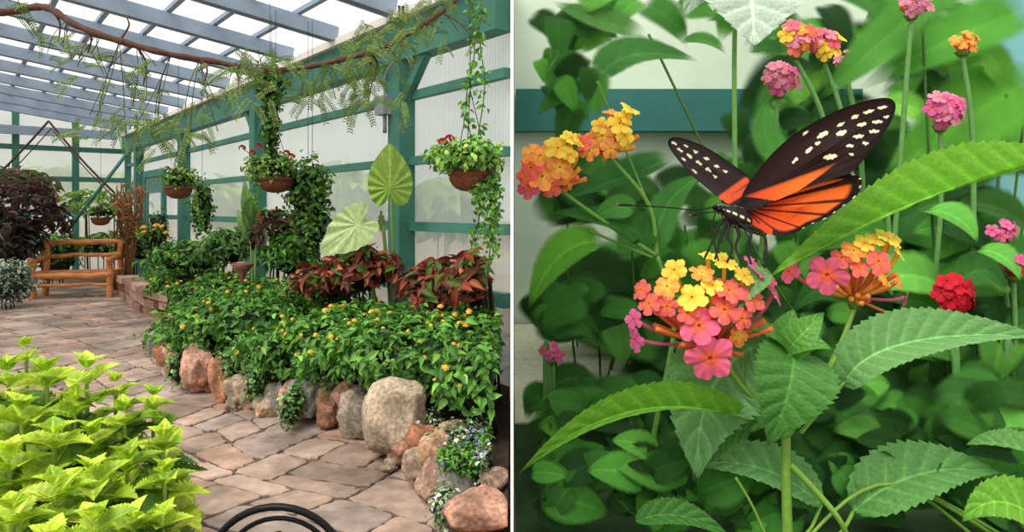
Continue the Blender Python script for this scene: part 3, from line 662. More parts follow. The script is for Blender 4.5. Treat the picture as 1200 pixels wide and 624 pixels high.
# ---------------------------------------------------------------- black chair
cc=np.array([-0.545,1.58,0]); root=empty('iron_chair',cc)
def arc(rx,zb,rz_,y,n=20): return [cc+np.array([rx*math.cos(a),y,zb+rz_*math.sin(a)]) for a in np.linspace(math.pi,0,n)]
rr=0.165
mb=MB(); pts=[cc+[-rr,0.02,0.45]]+arc(rr,0.70,0.16,0.0)+[cc+[rr,0.02,0.45]]; tube(mb,pts,0.0085,(1,1,1),10); mb.obj('backrest_hoop',M_iron,root)
mb=MB(); pts=[cc+[-rr*0.8,0.03,0.45]]+arc(rr*0.82,0.69,0.135,0.02)+[cc+[rr*0.8,0.03,0.45]]; tube(mb,pts,0.006,(1,1,1),8); mb.obj('backrest_hoop',M_iron,root)
mb=MB(); tube(mb,cr([cc+[-0.10,0.02,0.46],cc+[-0.08,0.02,0.7],cc+[0.0,0.02,0.79],cc+[0.02,0.02,0.7],cc+[-0.03,0.02,0.66]],8),0.005,(1,1,1),6); mb.obj('backrest_scroll',M_iron,root)
mb=MB(); tube(mb,cr([cc+[0.10,0.02,0.46],cc+[0.09,0.02,0.68],cc+[0.04,0.02,0.74]],8),0.005,(1,1,1),6); mb.obj('backrest_scroll',M_iron,root)
mb=MB(); lathe(mb,[(0.001,0.44),(0.2,0.44),(0.21,0.45),(0.2,0.46),(0.001,0.46)],cc+[0,-0.18,0],(1,1,1)); mb.obj('seat',M_iron,root)
for a in (0.8,2.3,3.9,5.5):
    mb=MB(); p=cc+[0.17*math.cos(a),-0.18+0.17*math.sin(a),0.45]; q=cc+[0.21*math.cos(a),-0.18+0.21*math.sin(a),0]; tube(mb,[p,q],0.009,(1,1,1),8); mb.obj('leg',M_iron,root)
top(root,'black wrought iron chair with a curved hoop back','chair')

# ---------------------------------------------------------------- lime coleus
mb=MB(); V=[(-3.3,1.6,0),(-1.15,1.6,0),(-1.5,3.0,0),(-3.3,3.6,0)]; V=np.array(V,float); V2=V+[0,0,0.1]; mb.add(np.vstack([V,V2]),BOXF,(1,1,1)); struct(mb.obj('planting_bed_near',M_soil,smooth=False),'dark soil bed under the lime coleus','garden bed')
lime=[C(172,202,50),C(190,216,60),C(146,182,48),C(204,224,80),C(112,156,44),C(96,140,46)]
def coleus(px,py,Y,s,lv=6):
    t=P(px,py,Y); base=np.array([t[0]+U(-.05,.05),t[1]+0.05,0.02]); root=empty('lime_coleus',base)
    mb=MB(); tube(mb,cr([base,(base+t)/2,t-[0,0,0.03]],6),0.008,C(150,170,80),6); mb.obj('stem',M_stem,root)
    mb=MB(); ph=U(0,3)
    for k in range(lv):
        z=t-(t-base)*(0.0+0.095*k+0.014*k*k)*0.8; L=s*[0.08,0.125,0.17,0.195,0.20,0.20][min(k,5)]
        el=math.radians([60,38,20,5,-8,-14][min(k,5)]); nl=[4,4,4,4,3,3][min(k,5)]
        for q in range(nl):
            a=ph+k*0.8+q*2*math.pi/nl+U(-.3,.3); e=el+U(-.25,.25)
            dd=np.array([math.cos(a)*math.cos(e),math.sin(a)*math.cos(e),math.sin(e)]); nn=np.array([-math.cos(a)*math.sin(e),-math.sin(a)*math.sin(e),math.cos(e)])
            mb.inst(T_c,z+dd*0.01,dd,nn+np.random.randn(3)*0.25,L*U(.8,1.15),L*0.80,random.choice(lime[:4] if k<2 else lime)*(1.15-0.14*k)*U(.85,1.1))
    mb.obj('leaves',M_leaf,root)
    top(root,'bright lime-yellow coleus plant with toothed leaves','plant','lime coleus plants')
for q in [(8,432,3.1,1),(54,448,3.0,1.05),(100,438,3.0,1.0),(30,490,2.8,1.1),(148,488,2.9,.95),(182,478,3.0,.8),(110,508,2.8,1.0),(196,524,2.75,.85),(66,514,2.65,1.1),(152,550,2.6,1),(16,540,2.5,1.1),(112,564,2.45,1.0),(190,568,2.55,0.85),(62,578,2.3,1.0),(154,608,2.3,.9),(10,606,2.15,1.0),(104,624,2.1,.9),(60,640,2.0,.9),(196,608,2.35,0.7),(134,452,3.2,0.75),(30,416,3.35,0.8),(86,482,2.9,.9)]:
    coleus(q[0]+U(-6,6),q[1]+U(-14,8),*q[2:])

# =================================================================== RIGHT SIDE
mb=MB(); xbox(mb,0.02,12,1.5,9.4,-0.03,0.0); struct(mb.obj('soil_bed',M_dsoil,smooth=False),'dark green soil under the lantana shrubs','ground')  # dark green ground colour that fills the gaps between the leaves
mb=MB(); xbox(mb,0.02,1.35,4.9,9.1,0.0,0.015); struct(mb.obj('floor_gravel',M_gravel,smooth=False),'pale gravel path along the partition','floor')
mb=MB(); xbox(mb,0.02,12,9.2,9.3,0,5.2); struct(mb.obj('wall_rear',M_pale,smooth=False),'pale greenhouse wall behind the lantana shrubs','wall')
mb=MB(); z0=P(0,154,9)[2]; z1=P(0,105,9)[2]; xbox(mb,0.05,4.6,8.95,9.15,z0,z1); struct(mb.obj('trim_rail',mk('dark_teal',C(48,108,100),0.7,2,0.1),smooth=False),'thick dark teal rail across the pale wall','greenhouse frame')
mb=MB(); xbox(mb,P(1160,0,8.8)[0],P(1200,0,8.8)[0]+0.3,8.6,8.9,0,4.9); struct(mb.obj('trim_post',mk('pale_teal',C(120,176,180),0.6,2,0.1),smooth=False),'pale blue-green post against the rear wall','greenhouse frame')

def floret_mesh(cin,cout,nm,ph=0.0):
    mb=MB(); seg=60; rings=[0.0,0.06,0.13,0.22,0.36,0.52,0.68,0.84,1.0]; V=[];Cc=[];f=[]
    for r_ in rings:
        for k in range(seg):
            a=2*math.pi*k/seg; cl=abs(math.cos(2.5*a+ph)); lob=0.56+0.44*cl**0.42+0.04*math.sin(3*a+ph)
            rr_=r_*(1 if r_<0.2 else (lob if r_>0.5 else 1+(lob-1)*(r_-0.2)/0.3))
            z=0.16*min(r_,0.4)-0.28*max(0,r_-0.5)**1.5*cl+0.10*math.sin(a*2+1)*r_*r_+0.06*math.sin(15*a+ph)*r_**4-(0.3 if r_<0.05 else 0)+(0.05 if 0.1<r_<0.2 else 0)-0.10*(1-cl)*r_
            V.append((rr_*math.cos(a),rr_*math.sin(a),z)); t=min(1,max(0,(r_-0.15)/0.45)); cc_=(cin*(1-t)+cout*t)
            if r_<0.08: cc_=cin*0.45
            elif r_<0.16: cc_=cin*1.15
            Cc.append(cc_*(0.86+0.22*cl)*(1.08 if r_>0.8 else 1))
    n=len(rings); f=[(i*seg+k,i*seg+(k+1)%seg,(i+1)*seg+(k+1)%seg,(i+1)*seg+k) for i in range(n-1) for k in range(seg)]
    mb.add(V,f,np.array(Cc)); o=mb.obj(nm,M_petal,loc=(0,0,0)); me=o.data; bpy.data.objects.remove(o); return me
def fms(ci,co_): return [floret_mesh(ci,co_,'floret',0.0),floret_mesh(ci*0.95,co_*0.88,'floret',1.1),floret_mesh(ci,np.clip(co_*1.12,0,1),'floret',2.0)]
FM={'y':fms(C(250,190,50),C(252,218,84)),'o':fms(C(255,200,70),C(246,160,80)),'c':fms(C(250,130,60),C(240,112,106)),'p':fms(C(250,110,60),C(232,104,140)),'m':fms(C(226,90,110),C(220,104,158)),'s':fms(C(240,140,140),C(222,140,170)),'r':fms(C(180,20,30),C(200,22,48))}
TC={'y':C(240,190,70),'o':C(240,160,80),'c':C(236,130,90),'p':C(230,130,124),'m':C(214,110,146),'s':C(214,130,156),'r':C(180,20,40)}
def head(root,cx,cy,Y,Rp,fl,stem_at,buds=10,front=0.55,extra=0,ek='oc',esz=22):
    ctr=P(cx,cy,Y); S=Y/F; att=P(*stem_at,Y)
    mb=MB(); 
    tube(mb,[att,att+(ctr-att)*0.3,att+(ctr-att)*0.55],[5*S,9*S,4*S],C(120,150,70),10)
    items=[]
    def addf(x,y,k,s,depth):
        dx,dy=(x-cx),(cy-y); q=max(0.0,Rp*Rp-dx*dx-dy*dy); p=ctr+np.array([dx*S,-math.sqrt(q)*S*front*depth,dy*S]); dr=nrm(p-(ctr+np.array([0,0.03,-0.02]))+np.array([0,-0.30*Rp*S,0.15*Rp*S])+np.random.randn(3)*0.16*Rp*S); items.append((p,dr,k,s))
        a=att+(ctr-att)*0.3; m=a+(p-a)*0.55+np.array([dx*S*0.12,0,-0.01]); pp=cr([a,m,p-dr*2*S],6); n=len(pp)
        cb=TC[k]; cols=np.array([cb*(0.75+0.25*t) for t in np.linspace(0,1,n)]); tube(mb,pp,np.linspace(1.3*S,2.7*S,n),cols,8)
    for (x,y,k,s) in fl: addf(x,y,k,s,1.0)
    for k in range(extra):
        a=k*2.4; r_=Rp*0.72*math.sqrt((k+.5)/extra); addf(cx+r_*math.cos(a),cy-Rp*0.12+r_*math.sin(a)*0.7,random.choice(ek),esz*U(0.8,1.1),0.6)
    for k in range(buds):
        a=U(0,2*math.pi); rr_=Rp*U(0.3,0.85); p=ctr+np.array([math.cos(a)*rr_*S,-Rp*0.45*S*R(),math.sin(a)*rr_*0.6*S-0.12*Rp*S]); c_=random.choice([C(240,150,70),C(240,120,84),C(250,180,80)])
        a_=att+(ctr-att)*0.35; tube(mb,cr([a_,(a_+p)/2+[0,0,-0.01],p],5),np.linspace(1.3*S,3.2*S,11),c_,7)
    h=mb.obj('flower_head',M_petal,root)
    L=LOC[root.name]
    for (p,dr,k,s) in items:
        o=bpy.data.objects.new('floret',random.choice(FM[k])); q=Vector(dr).to_track_quat('Z','Y').to_matrix().to_4x4() @ Matrix.Rotation(U(0,6),4,'Z')
        sc=s*S*0.5*1.12; o.matrix_local=Matrix.Translation(Vector(p-L)) @ q @ Matrix.Scale(sc,4)
        scene.collection.objects.link(o); o.parent=h; 
def stemtube(root,pts,r_,col,name='stem'):
    mb=MB(); p=cr(pts,8); tube(mb,p,np.linspace(r_,r_*0.75,len(p)),col,10); return mb.obj(name,M_stem,root)
Y0=3.0
gB=P(930,624,Y0); root=empty('lantana_plant',[gB[0],Y0,0]); main=root
sc_=C(118,160,62)
stemtube(root,[[gB[0]-0.02,Y0,0.0],P(922,600,Y0),P(921,512,Y0)],0.025,sc_)
stemtube(root,[P(920,514,Y0),P(905,488,Y0-.02),P(872,455,Y0-.03),P(843,415,Y0)],0.013,sc_)
stemtube(root,[P(922,512,Y0),P(950,470,Y0-.04),P(985,405,Y0-.04),P(1001,360,Y0)],0.015,sc_)
stemtube(root,[P(905,440,Y0-.02),P(912,480,Y0),P(920,512,Y0)],0.012,sc_)
stemtube(root,[P(926,545,Y0),P(955,575,Y0-.02),P(985,612,Y0-.05),P(1000,650,Y0)],0.015,sc_)
stemtube(root,[P(938,508,Y0-.02),P(962,480,Y0-.02),P(990,448,Y0-.02)],0.010,sc_)
stemtube(root,[P(862,300,Y0),P(868,355,Y0),P(872,455,Y0)],0.006,sc_)
head(root,826,372,Y0,90,[(806,374,'p',40),(819,410,'p',50),(742,396,'m',28),(740,372,'m',22),(755,352,'c',26),(748,338,'c',24),(834,356,'c',32),(799,343,'y',32),(783,314,'y',28),(840,304,'y',28),(812,316,'o',26),(860,320,'y',24),(840,335,'c',34),(866,344,'c',32),(774,332,'o',28),(888,322,'p',30),(899,341,'m',28),(874,308,'m',22),(822,298,'y',20),(854,366,'c',24),(794,360,'c',24),(822,330,'y',24),(773,354,'c',22)],(843,418),22,extra=6,ek='cco',esz=24)
head(root,996,318,Y0,62,[(957,320,'p',42),(1012,304,'c',30),(1031,279,'y',30),(1012,280,'y',22),(985,292,'o',26),(998,284,'y',22),(925,318,'p',28),(1040,327,'o',18),(1062,350,'m',18),(972,300,'c',24),(1052,374,'o',14),(1018,322,'o',18),(990,312,'c',20),(1044,296,'y',20),(1040,278,'y',22)],(1001,362),34,extra=2,ek='oy',esz=18)
def L_(a,m,b,wpx,n,col,T=T_h,Y=Y0,dy=(0,0,0)):
    mb=MB(); A=P(a[0],a[1],Y+dy[0]);M_=P(m[0],m[1],Y+dy[1]);B_=P(b[0],b[1],Y+dy[2]); hero(mb,A,M_,B_,wpx/F*Y,n,col,T); return mb.obj('leaf',M_hero,main)
L_((1245,190),(1080,236),(903,324),64,(-0.15,-0.62,0.78),C(108,168,42),dy=(-.1,0,-0.1))
L_((888,497),(745,482),(608,556),34,(0.1,-0.8,0.7),C(104,158,48),dy=(0,-.1,-.25))
L_((900,400),(835,455),(818,562),124,(-0.2,-1,0.25),C(100,152,86),T_h2,dy=(0.05,0.06,0.02))
L_((928,408),(925,455),(900,522),100,(0.1,-1,0.3),C(72,128,52),T_h2,dy=(0,-.12,-.08))
L_((918,412),(905,395),(876,385),34,(0,-0.6,0.9),C(90,150,56),T_h2,dy=(0,-.04,-.08))
L_((921,414),(940,392),(966,366),40,(0.1,-0.8,0.7),C(90,150,58),T_h2,dy=(0,-.05,-.02))
L_((918,412),(922,388),(930,362),44,(0,-1,0.35),C(102,162,66),T_h2,dy=(0,0.03,0.06))
L_((922,412),(948,404),(975,410),26,(0.1,-0.8,0.6),C(82,142,56),T_h2,dy=(0,-.08,-.12))
L_((988,452),(1065,402),(1225,396),62,(-0.1,-0.8,0.7),C(114,166,98),T_h,dy=(0,-.1,0.05))
L_((904,322),(868,345),(838,390),34,(-0.4,-0.8,0.5),C(110,152,96),T_h2,dy=(-.1,-.12,-.15))
L_((962,592),(885,548),(800,548),60,(0,-0.7,0.8),C(94,148,78),T_h2,dy=(0.1,0.15,0.2))
L_((1000,600),(1080,556),(1172,556),76,(0,-0.65,0.85),C(94,150,76),T_h2,dy=(0.1,0.1,0.15))
L_((1250,640),(1180,590),(1128,612),60,(0,-0.7,0.7),C(104,162,46),T_h2,dy=(-.1,-.1,-.1))
L_((1240,545),(1180,522),(1132,522),34,(0,-0.6,0.9),C(104,156,80),T_h2,dy=(0.1,.1,.1))
L_((880,505),(838,515),(812,566),40,(-0.3,-1,0.2),C(76,128,56),T_h2,dy=(0.1,.12,.15))
L_((745,612),(800,606),(860,636),32,(0.1,-0.7,0.7),C(76,132,56),T_h2,dy=(0.1,.1,.1))
for q in ((1245,190),(1250,640),(1240,545)):
    stemtube(main,[P(q[0],q[1],Y0-.1 if q[1]!=545 else Y0+.1),P(1262,680,Y0+.05),[gB[0]+0.5,Y0+0.1,0.3],[gB[0],Y0,0.04]],0.010,sc_)
stemtube(main,[P(1000,600,Y0+.1),P(985,625,Y0),P(955,650,Y0),[gB[0],Y0,0.05]],0.009,sc_)
stemtube(main,[P(962,592,Y0+.1),P(950,620,Y0+.05),[gB[0],Y0,0.08]],0.009,sc_)
stemtube(main,[P(900,400,Y0+.05),P(915,412,Y0),P(905,440,Y0-.02)],0.008,sc_)
stemtube(main,[P(880,505,Y0+.1),P(900,500,Y0+.05),P(920,512,Y0)],0.008,sc_)
stemtube(main,[P(862,560,Y0+.05),P(880,590,Y0+.05),P(905,640,Y0+.02),[gB[0]-.02,Y0,0.05]],0.007,sc_)
top(root,'lantana plant with pink, orange and yellow blossom clusters under a butterfly','plant')

Y1=3.7; rb=P(770,640,Y1); root=empty('lantana_plant',[rb[0],Y1,0])
g2=C(106,156,66)
stemtube(root,[[rb[0],Y1,0],P(765,520,Y1),P(790,380,Y1),P(770,300,Y1)],0.016,g2)
stemtube(root,[P(770,300,Y1),P(715,265,Y1),P(658,224,Y1)],0.013,g2)
stemtube(root,[P(770,300,Y1),P(760,240,Y1),P(715,184,Y1)],0.013,g2)
stemtube(root,[P(765,302,Y1),P(735,290,Y1),P(690,270,Y1)],0.009,g2)
head(root,644,196,Y1,52,[(622,198,'c',30),(632,184,'o',28),(652,176,'y',30),(618,220,'p',28),(634,208,'o',32),(654,198,'o',28),(622,182,'o',24),(668,164,'y',26),(644,220,'c',24),(680,168,'y',24),(664,182,'y',22),(616,208,'c',22)],(660,226),22,extra=4,ek='oy')
head(root,710,158,Y1,48,[(688,178,'o',24),(702,162,'o',26),(722,148,'y',26),(736,130,'y',24),(712,176,'o',24),(700,150,'y',20),(728,162,'y',22),(682,170,'c',18),(730,140,'y',20)],(716,186),22,extra=4,ek='oy',esz=18)
def semi(root,a,m,b,wpx,n,col,Y,T=T_semi,dy=(0,0,0)):
    mb=MB(); hero(mb,P(a[0],a[1],Y+dy[0]),P(m[0],m[1],Y+dy[1]),P(b[0],b[1],Y+dy[2]),wpx/F*Y,n,col,T); return mb.obj('leaf',M_soft,root)
semi(root,(710,285),(655,300),(616,366),54,(0,-.8,.6),C(92,152,50),Y1)
semi(root,(752,290),(730,262),(640,238),54,(0,-.7,.7),C(54,106,46),Y1)
semi(root,(790,185),(720,210),(655,222),50,(0,-.7,.7),C(60,116,60),Y1,dy=(.2,.2,.2))
semi(root,(770,300),(800,330),(842,372),48,(0,-1,.3),C(58,116,46),Y1,dy=(.1,.2,.3))
semi(root,(700,95),(745,62),(826,62),54,(0,-.8,.5),C(74,132,66),Y1)
semi(root,(770,300),(782,240),(830,195),44,(0,-.8,.5),C(70,130,58),Y1,dy=(0,.1,.2))
stemtube(root,[P(700,95,Y1),P(735,180,Y1+.1),P(760,240,Y1)],0.007,g2)
semi(root,(745,250),(720,244),(690,262),34,(0,-1,.3),C(74,136,60),Y1)
top(root,'lantana plant with orange and yellow flower clusters on slender stems','plant')

root=empty('tall_sage_plant',[P(861,600,3.35)[0],3.35,0])
mb=MB(); hero(mb,P(874,-72,3.3),P(880,-10,3.25),P(884,54,3.2),150/F*3.3,(0,-1,.3),C(186,206,188),T_h2); mb.obj('leaf',M_hero,root)
mb=MB(); hero(mb,P(862,-60,3.3),P(826,-24,3.3),P(802,20,3.3),56/F*3.3,(0,-1,.3),C(166,192,168),T_h2); mb.obj('leaf',M_hero,root)
stemtube(root,[P(861,600,3.35)*[1,1,0],P(864,400,3.35),P(861,170,3.35),P(861,40,3.35),P(866,-66,3.32)],0.014,C(100,150,76))
top(root,'tall stem carrying pale silvery green drooping leaves','plant')
def bgplant(x,y,Y,Rp,kinds,sx,label,n=9):
    b=P(sx,600,Y); root=empty('lantana_plant',[b[0],Y,0])
    stemtube(root,[[b[0],Y,0],P(sx,400,Y),P((sx+x)/2+6,y+120,Y),P(x,y+Rp*0.9,Y)],0.016*Y/3.6,C(100,150,80))
    fl=[]
    for k in range(n):
        a=k*2.4; r_=Rp*0.85*math.sqrt((k+.5)/n); fl.append((x+r_*math.cos(a),y+r_*math.sin(a)*0.75,random.choice(kinds),Rp*0.7))
    head(root,x,y,Y,Rp,fl,(x,y+Rp*0.9),6,extra=3,ek=kinds,esz=Rp*.6)
    for k in range(3):
        yy=U(300,520); xx=sx+(-1)**k*70; xx=max(xx,616); semi(root,(sx,yy),((sx+xx)/2,yy-20),(xx,yy+10),44,(0,-.8,.5),C(62,118,48)*U(.7,1.2),Y)
    top(root,label,'plant','flowering lantana behind'); return root
bgplant(932,46,5.0,26,['c','p','y','o','s'],1000,'lantana stem topped by a coral and pink blossom',9)
bgplant(966,52,5.1,24,['p','y','y','s'],1010,'lantana stem topped by a pink and yellow blossom',8)
bgplant(912,92,5.4,26,['s','m'],880,'lantana stem topped by a soft pink blossom')
bgplant(992,72,5.6,18,['m','s'],1015,'lantana stem topped by a small pink blossom',6)
bgplant(1102,130,4.8,28,['s','m'],1090,'lantana stem topped by a dusky pink blossom')
bgplant(1128,50,4.8,18,['o'],1140,'lantana stem topped by a small orange blossom',6)
bgplant(1068,4,4.8,22,['s'],1040,'lantana stem topped by a pink blossom high up')
bgplant(1172,272,4.6,20,['m'],1185,'lantana stem topped by a faint pink blossom',6)
bgplant(648,412,4.6,16,['m'],640,'lantana stem topped by a small pink blossom',5)
bgplant(1040,225,4.8,14,['s'],1035,'lantana stem topped by tiny pink buds',5)
bgplant(1112,344,4.3,30,['r'],1120,'tall plant topped by a deep red blossom',9)
bgplant(1188,312,4.5,20,['r','m'],1180,'tall plant topped by a small red blossom',6)

def pale(x,y):
    return (600<x<716 and 274<y<328) or (606<x<704 and 408<y<466) or (700<x<852 and 64<y<194) or (1160<x<1200 and y<85) or (1075<x<1105 and 172<y<205)
def shrub(name,n,x0,x1,y0,y1,Y0_,Y1_,cols,lp,label,T=T_soft,up=0.3,stems=True):
    mb=MB(); tries=0;k=0
    while k<n and tries<n*10:
        tries+=1; x=U(x0,x1);y=U(y0,y1)
        if pale(x,y): continue
        Y=U(Y0_,Y1_); a=U(-0.6,3.74); L=U(lp*0.6,lp*1.3); ex=x+math.cos(a)*L; ey=y+math.sin(a)*L*0.8
        if pale(ex,ey) or ex<618 or x<618 or pale((x+ex)/2,(y+ey)/2): continue
        A=P(x,y,Y);B_=P(ex,ey,Y+U(-.3,.1)*min(1,(Y-3)))
        if min(A[2],B_[2])<0.015: continue
        hero(mb,A,(A+B_)/2+[0,-0.04,L/F*Y*0.12],B_,L*U(.5,.68)/F*Y,(U(-.3,.3),-1,up+U(0,.5)),random.choice(cols)*U(.7,1.4),T); k+=1
        if stems and k%5==0 and x>640 and y>220:
            b=A.copy(); b[2]=0; b[0]+=U(-.1,.1); tube(mb,cr([b,(A+b)/2+[U(-.08,.08),0,0],A],4),0.010,C(70,114,48),5)
    if mb.n==0: return
    o=mb.obj(name,M_soft); top(o,label,'shrub','leafy shrubs'); return o
dk=[C(42,82,34),C(54,100,42),C(36,70,32),C(64,114,48)]; md=[C(78,142,54),C(98,164,66),C(66,126,50)]; vg=[C(110,174,64),C(126,188,78),C(90,156,64)]
for i in range(5):
    x0=612+i*119; shrub('leafy_shrub',36,x0,x0+130,310,520,6.3,7.8,dk+md[2:],110,'dark shaded leafy shrub against the pale wall')
for i in range(4):
    x0=880+i*80; shrub('leafy_shrub',28,x0,x0+90,-20,330,6.3,7.8,md+dk+vg[:1],105,'broad-leaved green shrub reaching above the flowers')
for i in range(4):
    x0=720+i*120; shrub('leafy_shrub',30,x0,x0+130,350,560,4.8,5.8,dk+md,90,'dark green lantana shrub growing in shade')
for i in range(5):
    x0=618+i*117; shrub('leafy_shrub',28,x0,x0+126,460,580,3.9,4.6,dk+md,85,'low dense green lantana shrub in shade')
for i in range(5):
    x0=618+i*117; shrub('leafy_shrub',26,x0,x0+126,530,650,3.2,3.42,dk+md,72,'low leafy green undergrowth below the lantana',T=T_semi,stems=False)
for i in range(3):
    x0=1000+i*70; shrub('leafy_shrub',12,x0,x0+80,230,540,4.4,5.2,md+dk+vg[2:],90,'mid-green lantana shrub with broad leaves',T=T_semi)
shrub('leafy_shrub',28,618,770,165,270,5.0,6.0,dk+md,80,'dark green shrub beside the partition')
shrub('leafy_shrub',24,770,950,200,360,5.0,6.0,dk+md,80,'dark green shrub behind the butterfly')
shrub('leafy_shrub',20,618,760,330,420,4.6,5.2,md+dk,65,'mid-green shrub with arching leaves')
shrub('leafy_shrub',16,618,780,480,580,3.7,4.2,md+dk,72,'low green shrub beside the partition')
shrub('leafy_shrub',34,618,710,10,200,5.0,6.0,md+dk,64,'green shrub covering the pale wall corner',stems=False)
shrub('leafy_shrub',26,640,900,-50,40,4.8,5.6,md+vg[2:]+dk[3:],66,'green leaves arching above the pale wall',stems=False)
shrub('leafy_shrub',14,850,910,60,210,5.4,6.2,dk+md,60,'dark green leaves beside the tall stem',stems=False)
root=empty('broadleaf_plant',[P(1120,600,5.0)[0],5.0,0])
for (a,m,b,wd,col) in [((1230,80),(1130,140),(1040,200),110,C(90,160,54)),((1080,10),(1030,50),(960,110),66,C(84,150,60)),((1215,10),(1120,40),(1010,90),84,C(80,148,54)),((1060,300),(1000,270),(930,300),60,C(66,128,50)),((1210,330),(1130,300),(1060,330),60,C(62,124,52)),((760,40),(700,20),(650,-10),44,C(88,140,70)),((930,200),(900,160),(905,110),50,C(78,142,60)),((1180,110),(1150,60),(1100,90),64,C(104,168,60))]:
    semi(root,a,m,b,wd,(0,-.9,.5),col,5.0,T=T_soft)
    stemtube(root,[P(a[0],a[1],5.0),P(a[0]*0.5+560,380,5.1),[P(1120,600,5)[0],5.0,0.02]],0.010,C(70,110,50))
top(root,'large-leaved bright green plant behind the butterfly','plant')

# ---------------------------------------------------------------- butterfly
YB=2.96; root=empty('butterfly',P(860,262,YB))
blk=C(20,13,12); brn=C(42,22,20); crm=C(240,232,196); orr=C(236,104,32); org=C(206,52,20)
def spot(x,y,S,m=1.0):
    x=x+0.5*math.sin(y*1.3); y=y+0.5*math.sin(x*1.1)
    for (sx,sy,a,b,th) in S:
        dx,dy=x-sx,y-sy; c_,s_=math.cos(th),math.sin(th); u=(dx*c_+dy*s_)/(a*m); v=(-dx*s_+dy*c_)/(b*m)
        if u*u+v*v<1: return True
    return False
def seg_d(x,y,a,b):
    ax,ay=a;bx_,by_=b; t=max(0,min(1,((x-ax)*(bx_-ax)+(y-ay)*(by_-ay))/((bx_-ax)**2+(by_-ay)**2))); return math.hypot(x-ax-t*(bx_-ax),y-ay-t*(by_-ay))
SR=[(1034,126,6,2,-.2),(1018,131,7,2.2,-.3),(1002,137,5,2.4,-.4),(1039,137,4,1.6,-.1),(1028,143,7,2,-.1),(1010,146,6,2.4,-.2),(1024,154,7,2,0),(1006,160,7,2.4,-.1),(1014,168,4,1.8,.1),(985,146,5,2,-.5),(986,156,7,3.2,-.3),(964,158,8,3,-.5),(996,171,5,2,0),(973,184,9,3.4,-.15),(948,176,6,2.4,-.7),(932,188,5,2,-.8),(958,168,4,2,-.4),(944,156,4,1.6,-.6),(998,181,3,1.6,.1)]
VE=((1045,130),(1040,145),(1035,160),(1020,178),(1000,196),(975,206),(955,214))
def c_fw(x,y,t,k):
    if spot(x,y,SR,0.9): return crm
    if 873<x<980:
        yl=229-(x-874)*0.36; w_=min((x-871)*0.5,19)*((1-max(0,(x-925)/56)**1.3) if x>925 else 1)
        if w_>0 and 0<y-yl<w_:
            e=min(1,(x-873)/60); edge=min(1,(y-yl)/4.0)*min(1,max(0,(982-x)/30)); edge=0.25+0.75*edge if x>900 else edge**0.5
            return (org*(1-e)+orr*e)*edge+blk*(1-edge)
    for q in VE:
        if seg_d(x,y,(872,238),q)<0.8: return blk*0.5
    return brn*(1.0-0.3*t) if t<0.94 else blk
def c_hw(x,y,t,k):
    if t>0.9 and x>905: 
        return C(226,214,176) if (int(k*90)%4==0 and t>0.965 and x>940) else blk
    vd=0
    for q in ((1003,212),(990,235),(968,252),(940,268),(912,272),(890,262)):
        dd=seg_d(x,y,(872,244),q); ww=0.4+1.8*max(0,(x-925)/75)
        vd=max(vd,max(0,min(1,1.35-dd/(ww+0.7))))
    if seg_d(x,y,(900,238),(1000,209))<1.5: return blk
    e=max(0,min(1,(x-880)/90)); base=org*(1-e)+orr*e
    base=base*(1-vd)+C(50,18,12)*vd
    if x>905:
        f=max(0,min(1,(t-0.76)/0.10)); return base*(1-f)+blk*f
    return base
def tiltR(x,y,t,k): 
    dx=(x-870)/F; dy=(y-240)/F; Y=YB-0.55*dx*YB-0.12*dy*YB+0.02*math.sin(t*3); return P(x,y,Y)
def tiltH(x,y,t,k):
    p=tiltR(x,y,t,k); return P(x,y,p[1]+0.022)
def tiltL(x,y,t,k): 
    dx=(870-x)/F; return P(x,y,YB+0.02+0.7*dx*YB+0.01*math.sin(t*3))
fwo=cr([(868,243),(871,226),(884,206),(905,180),(930,158),(960,140),(990,126),(1020,117),(1040,115),(1049,121),(1048,134),(1039,152),(1024,172),(1010,190),(998,202),(978,209),(945,220),(908,236),(885,246)],14,True)
hwo=cr([(868,243),(890,232),(930,220),(975,206),(1000,204),(1010,212),(1003,230),(985,244),(968,256),(948,264),(932,273),(915,277),(897,273),(882,263),(873,254)],14,True)
lwo=cr([(862,243),(848,236),(830,222),(810,205),(795,188),(785,174),(783,165),(790,161),(806,164),(828,173),(850,187),(868,200),(879,210),(878,222),(872,236)],14,True)
SL=[(790,168,4,1.6,.4),(797,176,4,1.8,.5),(804,171,3,1.6,.5),(808,183,4.4,1.9,.6),(815,178,3.4,1.7,.4),(819,191,4.4,2,.6),(828,186,3.6,1.9,.4),(830,199,4.4,2,.6),(840,195,3.4,1.7,.4),(801,187,3,1.6,.7),(814,201,3.4,1.6,.7),(838,207,3.2,1.6,.6),(850,201,3,1.6,.4)]
def c_lw(x,y,t,k):
    if spot(x,y,SL,.9): return crm*0.85
    d_=min(seg_d(x,y,(846,232),(874,212)),seg_d(x,y,(852,236),(876,222)))
    f=max(0,min(1,(d_-2.8)/2.2))
    base=C(24,18,18) if t>0.93 else C(48,38,38)
    return C(220,88,52)*(1-f)+base*f
mb=MB(); fan(mb,fwo,(965,178),tiltR,c_fw,100); mb.obj('forewing',M_wing,root)
mb=MB(); fan(mb,hwo,(935,243),tiltH,c_hw,80); mb.obj('hindwing',M_wing,root)
mb=MB(); fan(mb,lwo,(840,200),tiltL,c_lw,70); mb.obj('forewing',M_wing,root)
lho=cr([(864,246),(852,240),(845,236),(850,226),(866,222),(874,232),(872,244)],8,True)
mb=MB(); fan(mb,lho,(861,236),lambda x,y,t,k:P(x,y,YB+0.05+0.6*(870-x)/F*YB),lambda x,y,t,k:C(210,80,40) if t<.8 else blk,14); mb.obj('hindwing',M_wing,root)
S=YB/F
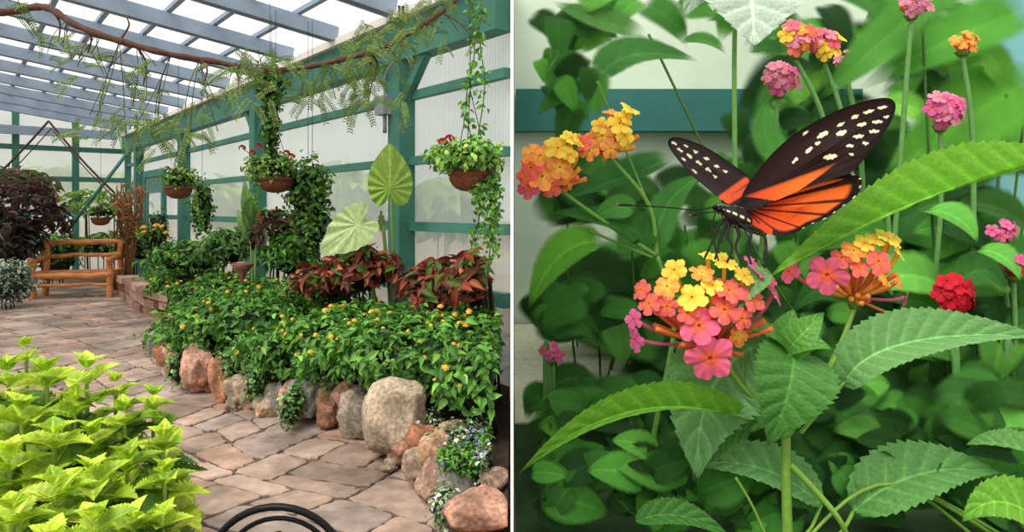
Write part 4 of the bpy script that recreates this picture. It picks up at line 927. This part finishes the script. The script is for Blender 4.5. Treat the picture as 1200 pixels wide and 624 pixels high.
bp=cr([P(838,246,YB-.03),P(843,245,YB-.03),P(850,248,YB-.025),P(860,253,YB-.02),P(870,258,YB-.005),P(877,263,YB+.04),P(884,268,YB+.10),P(892,272,YB+.17),P(898,274,YB+.22)],8)
rad=np.interp(np.linspace(0,1,len(bp)),[0,.05,.13,.2,.32,.45,.55,.7,.9,1],np.array([1.5,5.5,6.5,5,11,13,9,7,5,1.5])*S)
SG=56
mb=MB(); tube(mb,bp,rad,C(24,19,17),SG)
cols=mb.C[0]
for i in range(len(bp)):
    fr=i/len(bp)
    for k in range(SG):
        j=i*SG+k
        if 0.17<fr<0.52 and k%11==0 and (i%5)<3: cols[j,:3]=C(240,232,196)
        elif fr>=0.55 and i%4==0: cols[j,:3]=C(190,160,90)
        elif fr<0.17 and k%8==0 and i%2==0: cols[j,:3]=C(244,242,232)
mb.obj('body',M_fur,root)
for dx,dyy in ((-1,-.035),(4,-.045)):
    mb=MB(); c=P(839+dx,244+dx*0.4,YB+dyy-.005); v,f=ico(3); mb.add(v*3.4*S+c,f,C(20,14,12)); mb.obj('eye',M_iron,root)
for pts in ([(840,242),(815,246),(780,243),(745,241),(722,240)],[(842,248),(832,249),(820,250),(808,253)]):
    mb=MB(); p=cr([P(x,y,YB-.05-0.0008*(840-x)) for x,y in pts],8); n=len(p); r_=np.full(n,0.8*S); r_[-7:]=1.4*S; cl=np.tile(blk,(n,1)); cl[-2:]=C(120,80,40); tube(mb,p,r_,cl,8); mb.obj('antenna',M_fur,root)
mb=MB(); tube(mb,cr([P(838,250,YB-.05),P(834,268,YB-.10),P(838,290,YB-.14),P(842,306,YB-.16)],6),0.9*S,blk,6); mb.obj('proboscis',M_fur,root)
for pts in ([(848,256),(838,272),(834,285),(826,302)],[(854,262),(853,278),(858,290),(852,308)],[(862,264),(866,276),(862,290),(868,306)],[(872,264),(893,272),(898,290),(896,314)],[(866,262),(880,274),(876,290),(880,310)],[(852,260),(846,275),(842,288),(838,304)]):
    mb=MB(); tube(mb,cr([P(x,y,YB-.05-0.04*i) for i,(x,y) in enumerate(pts)],5),np.linspace(2.2,1.2,16)*S,blk,7); mb.obj('leg',M_fur,root)
top(root,'orange and black longwing butterfly with cream spots, perched on blossom','butterfly')
print('done',len(bpy.data.objects))
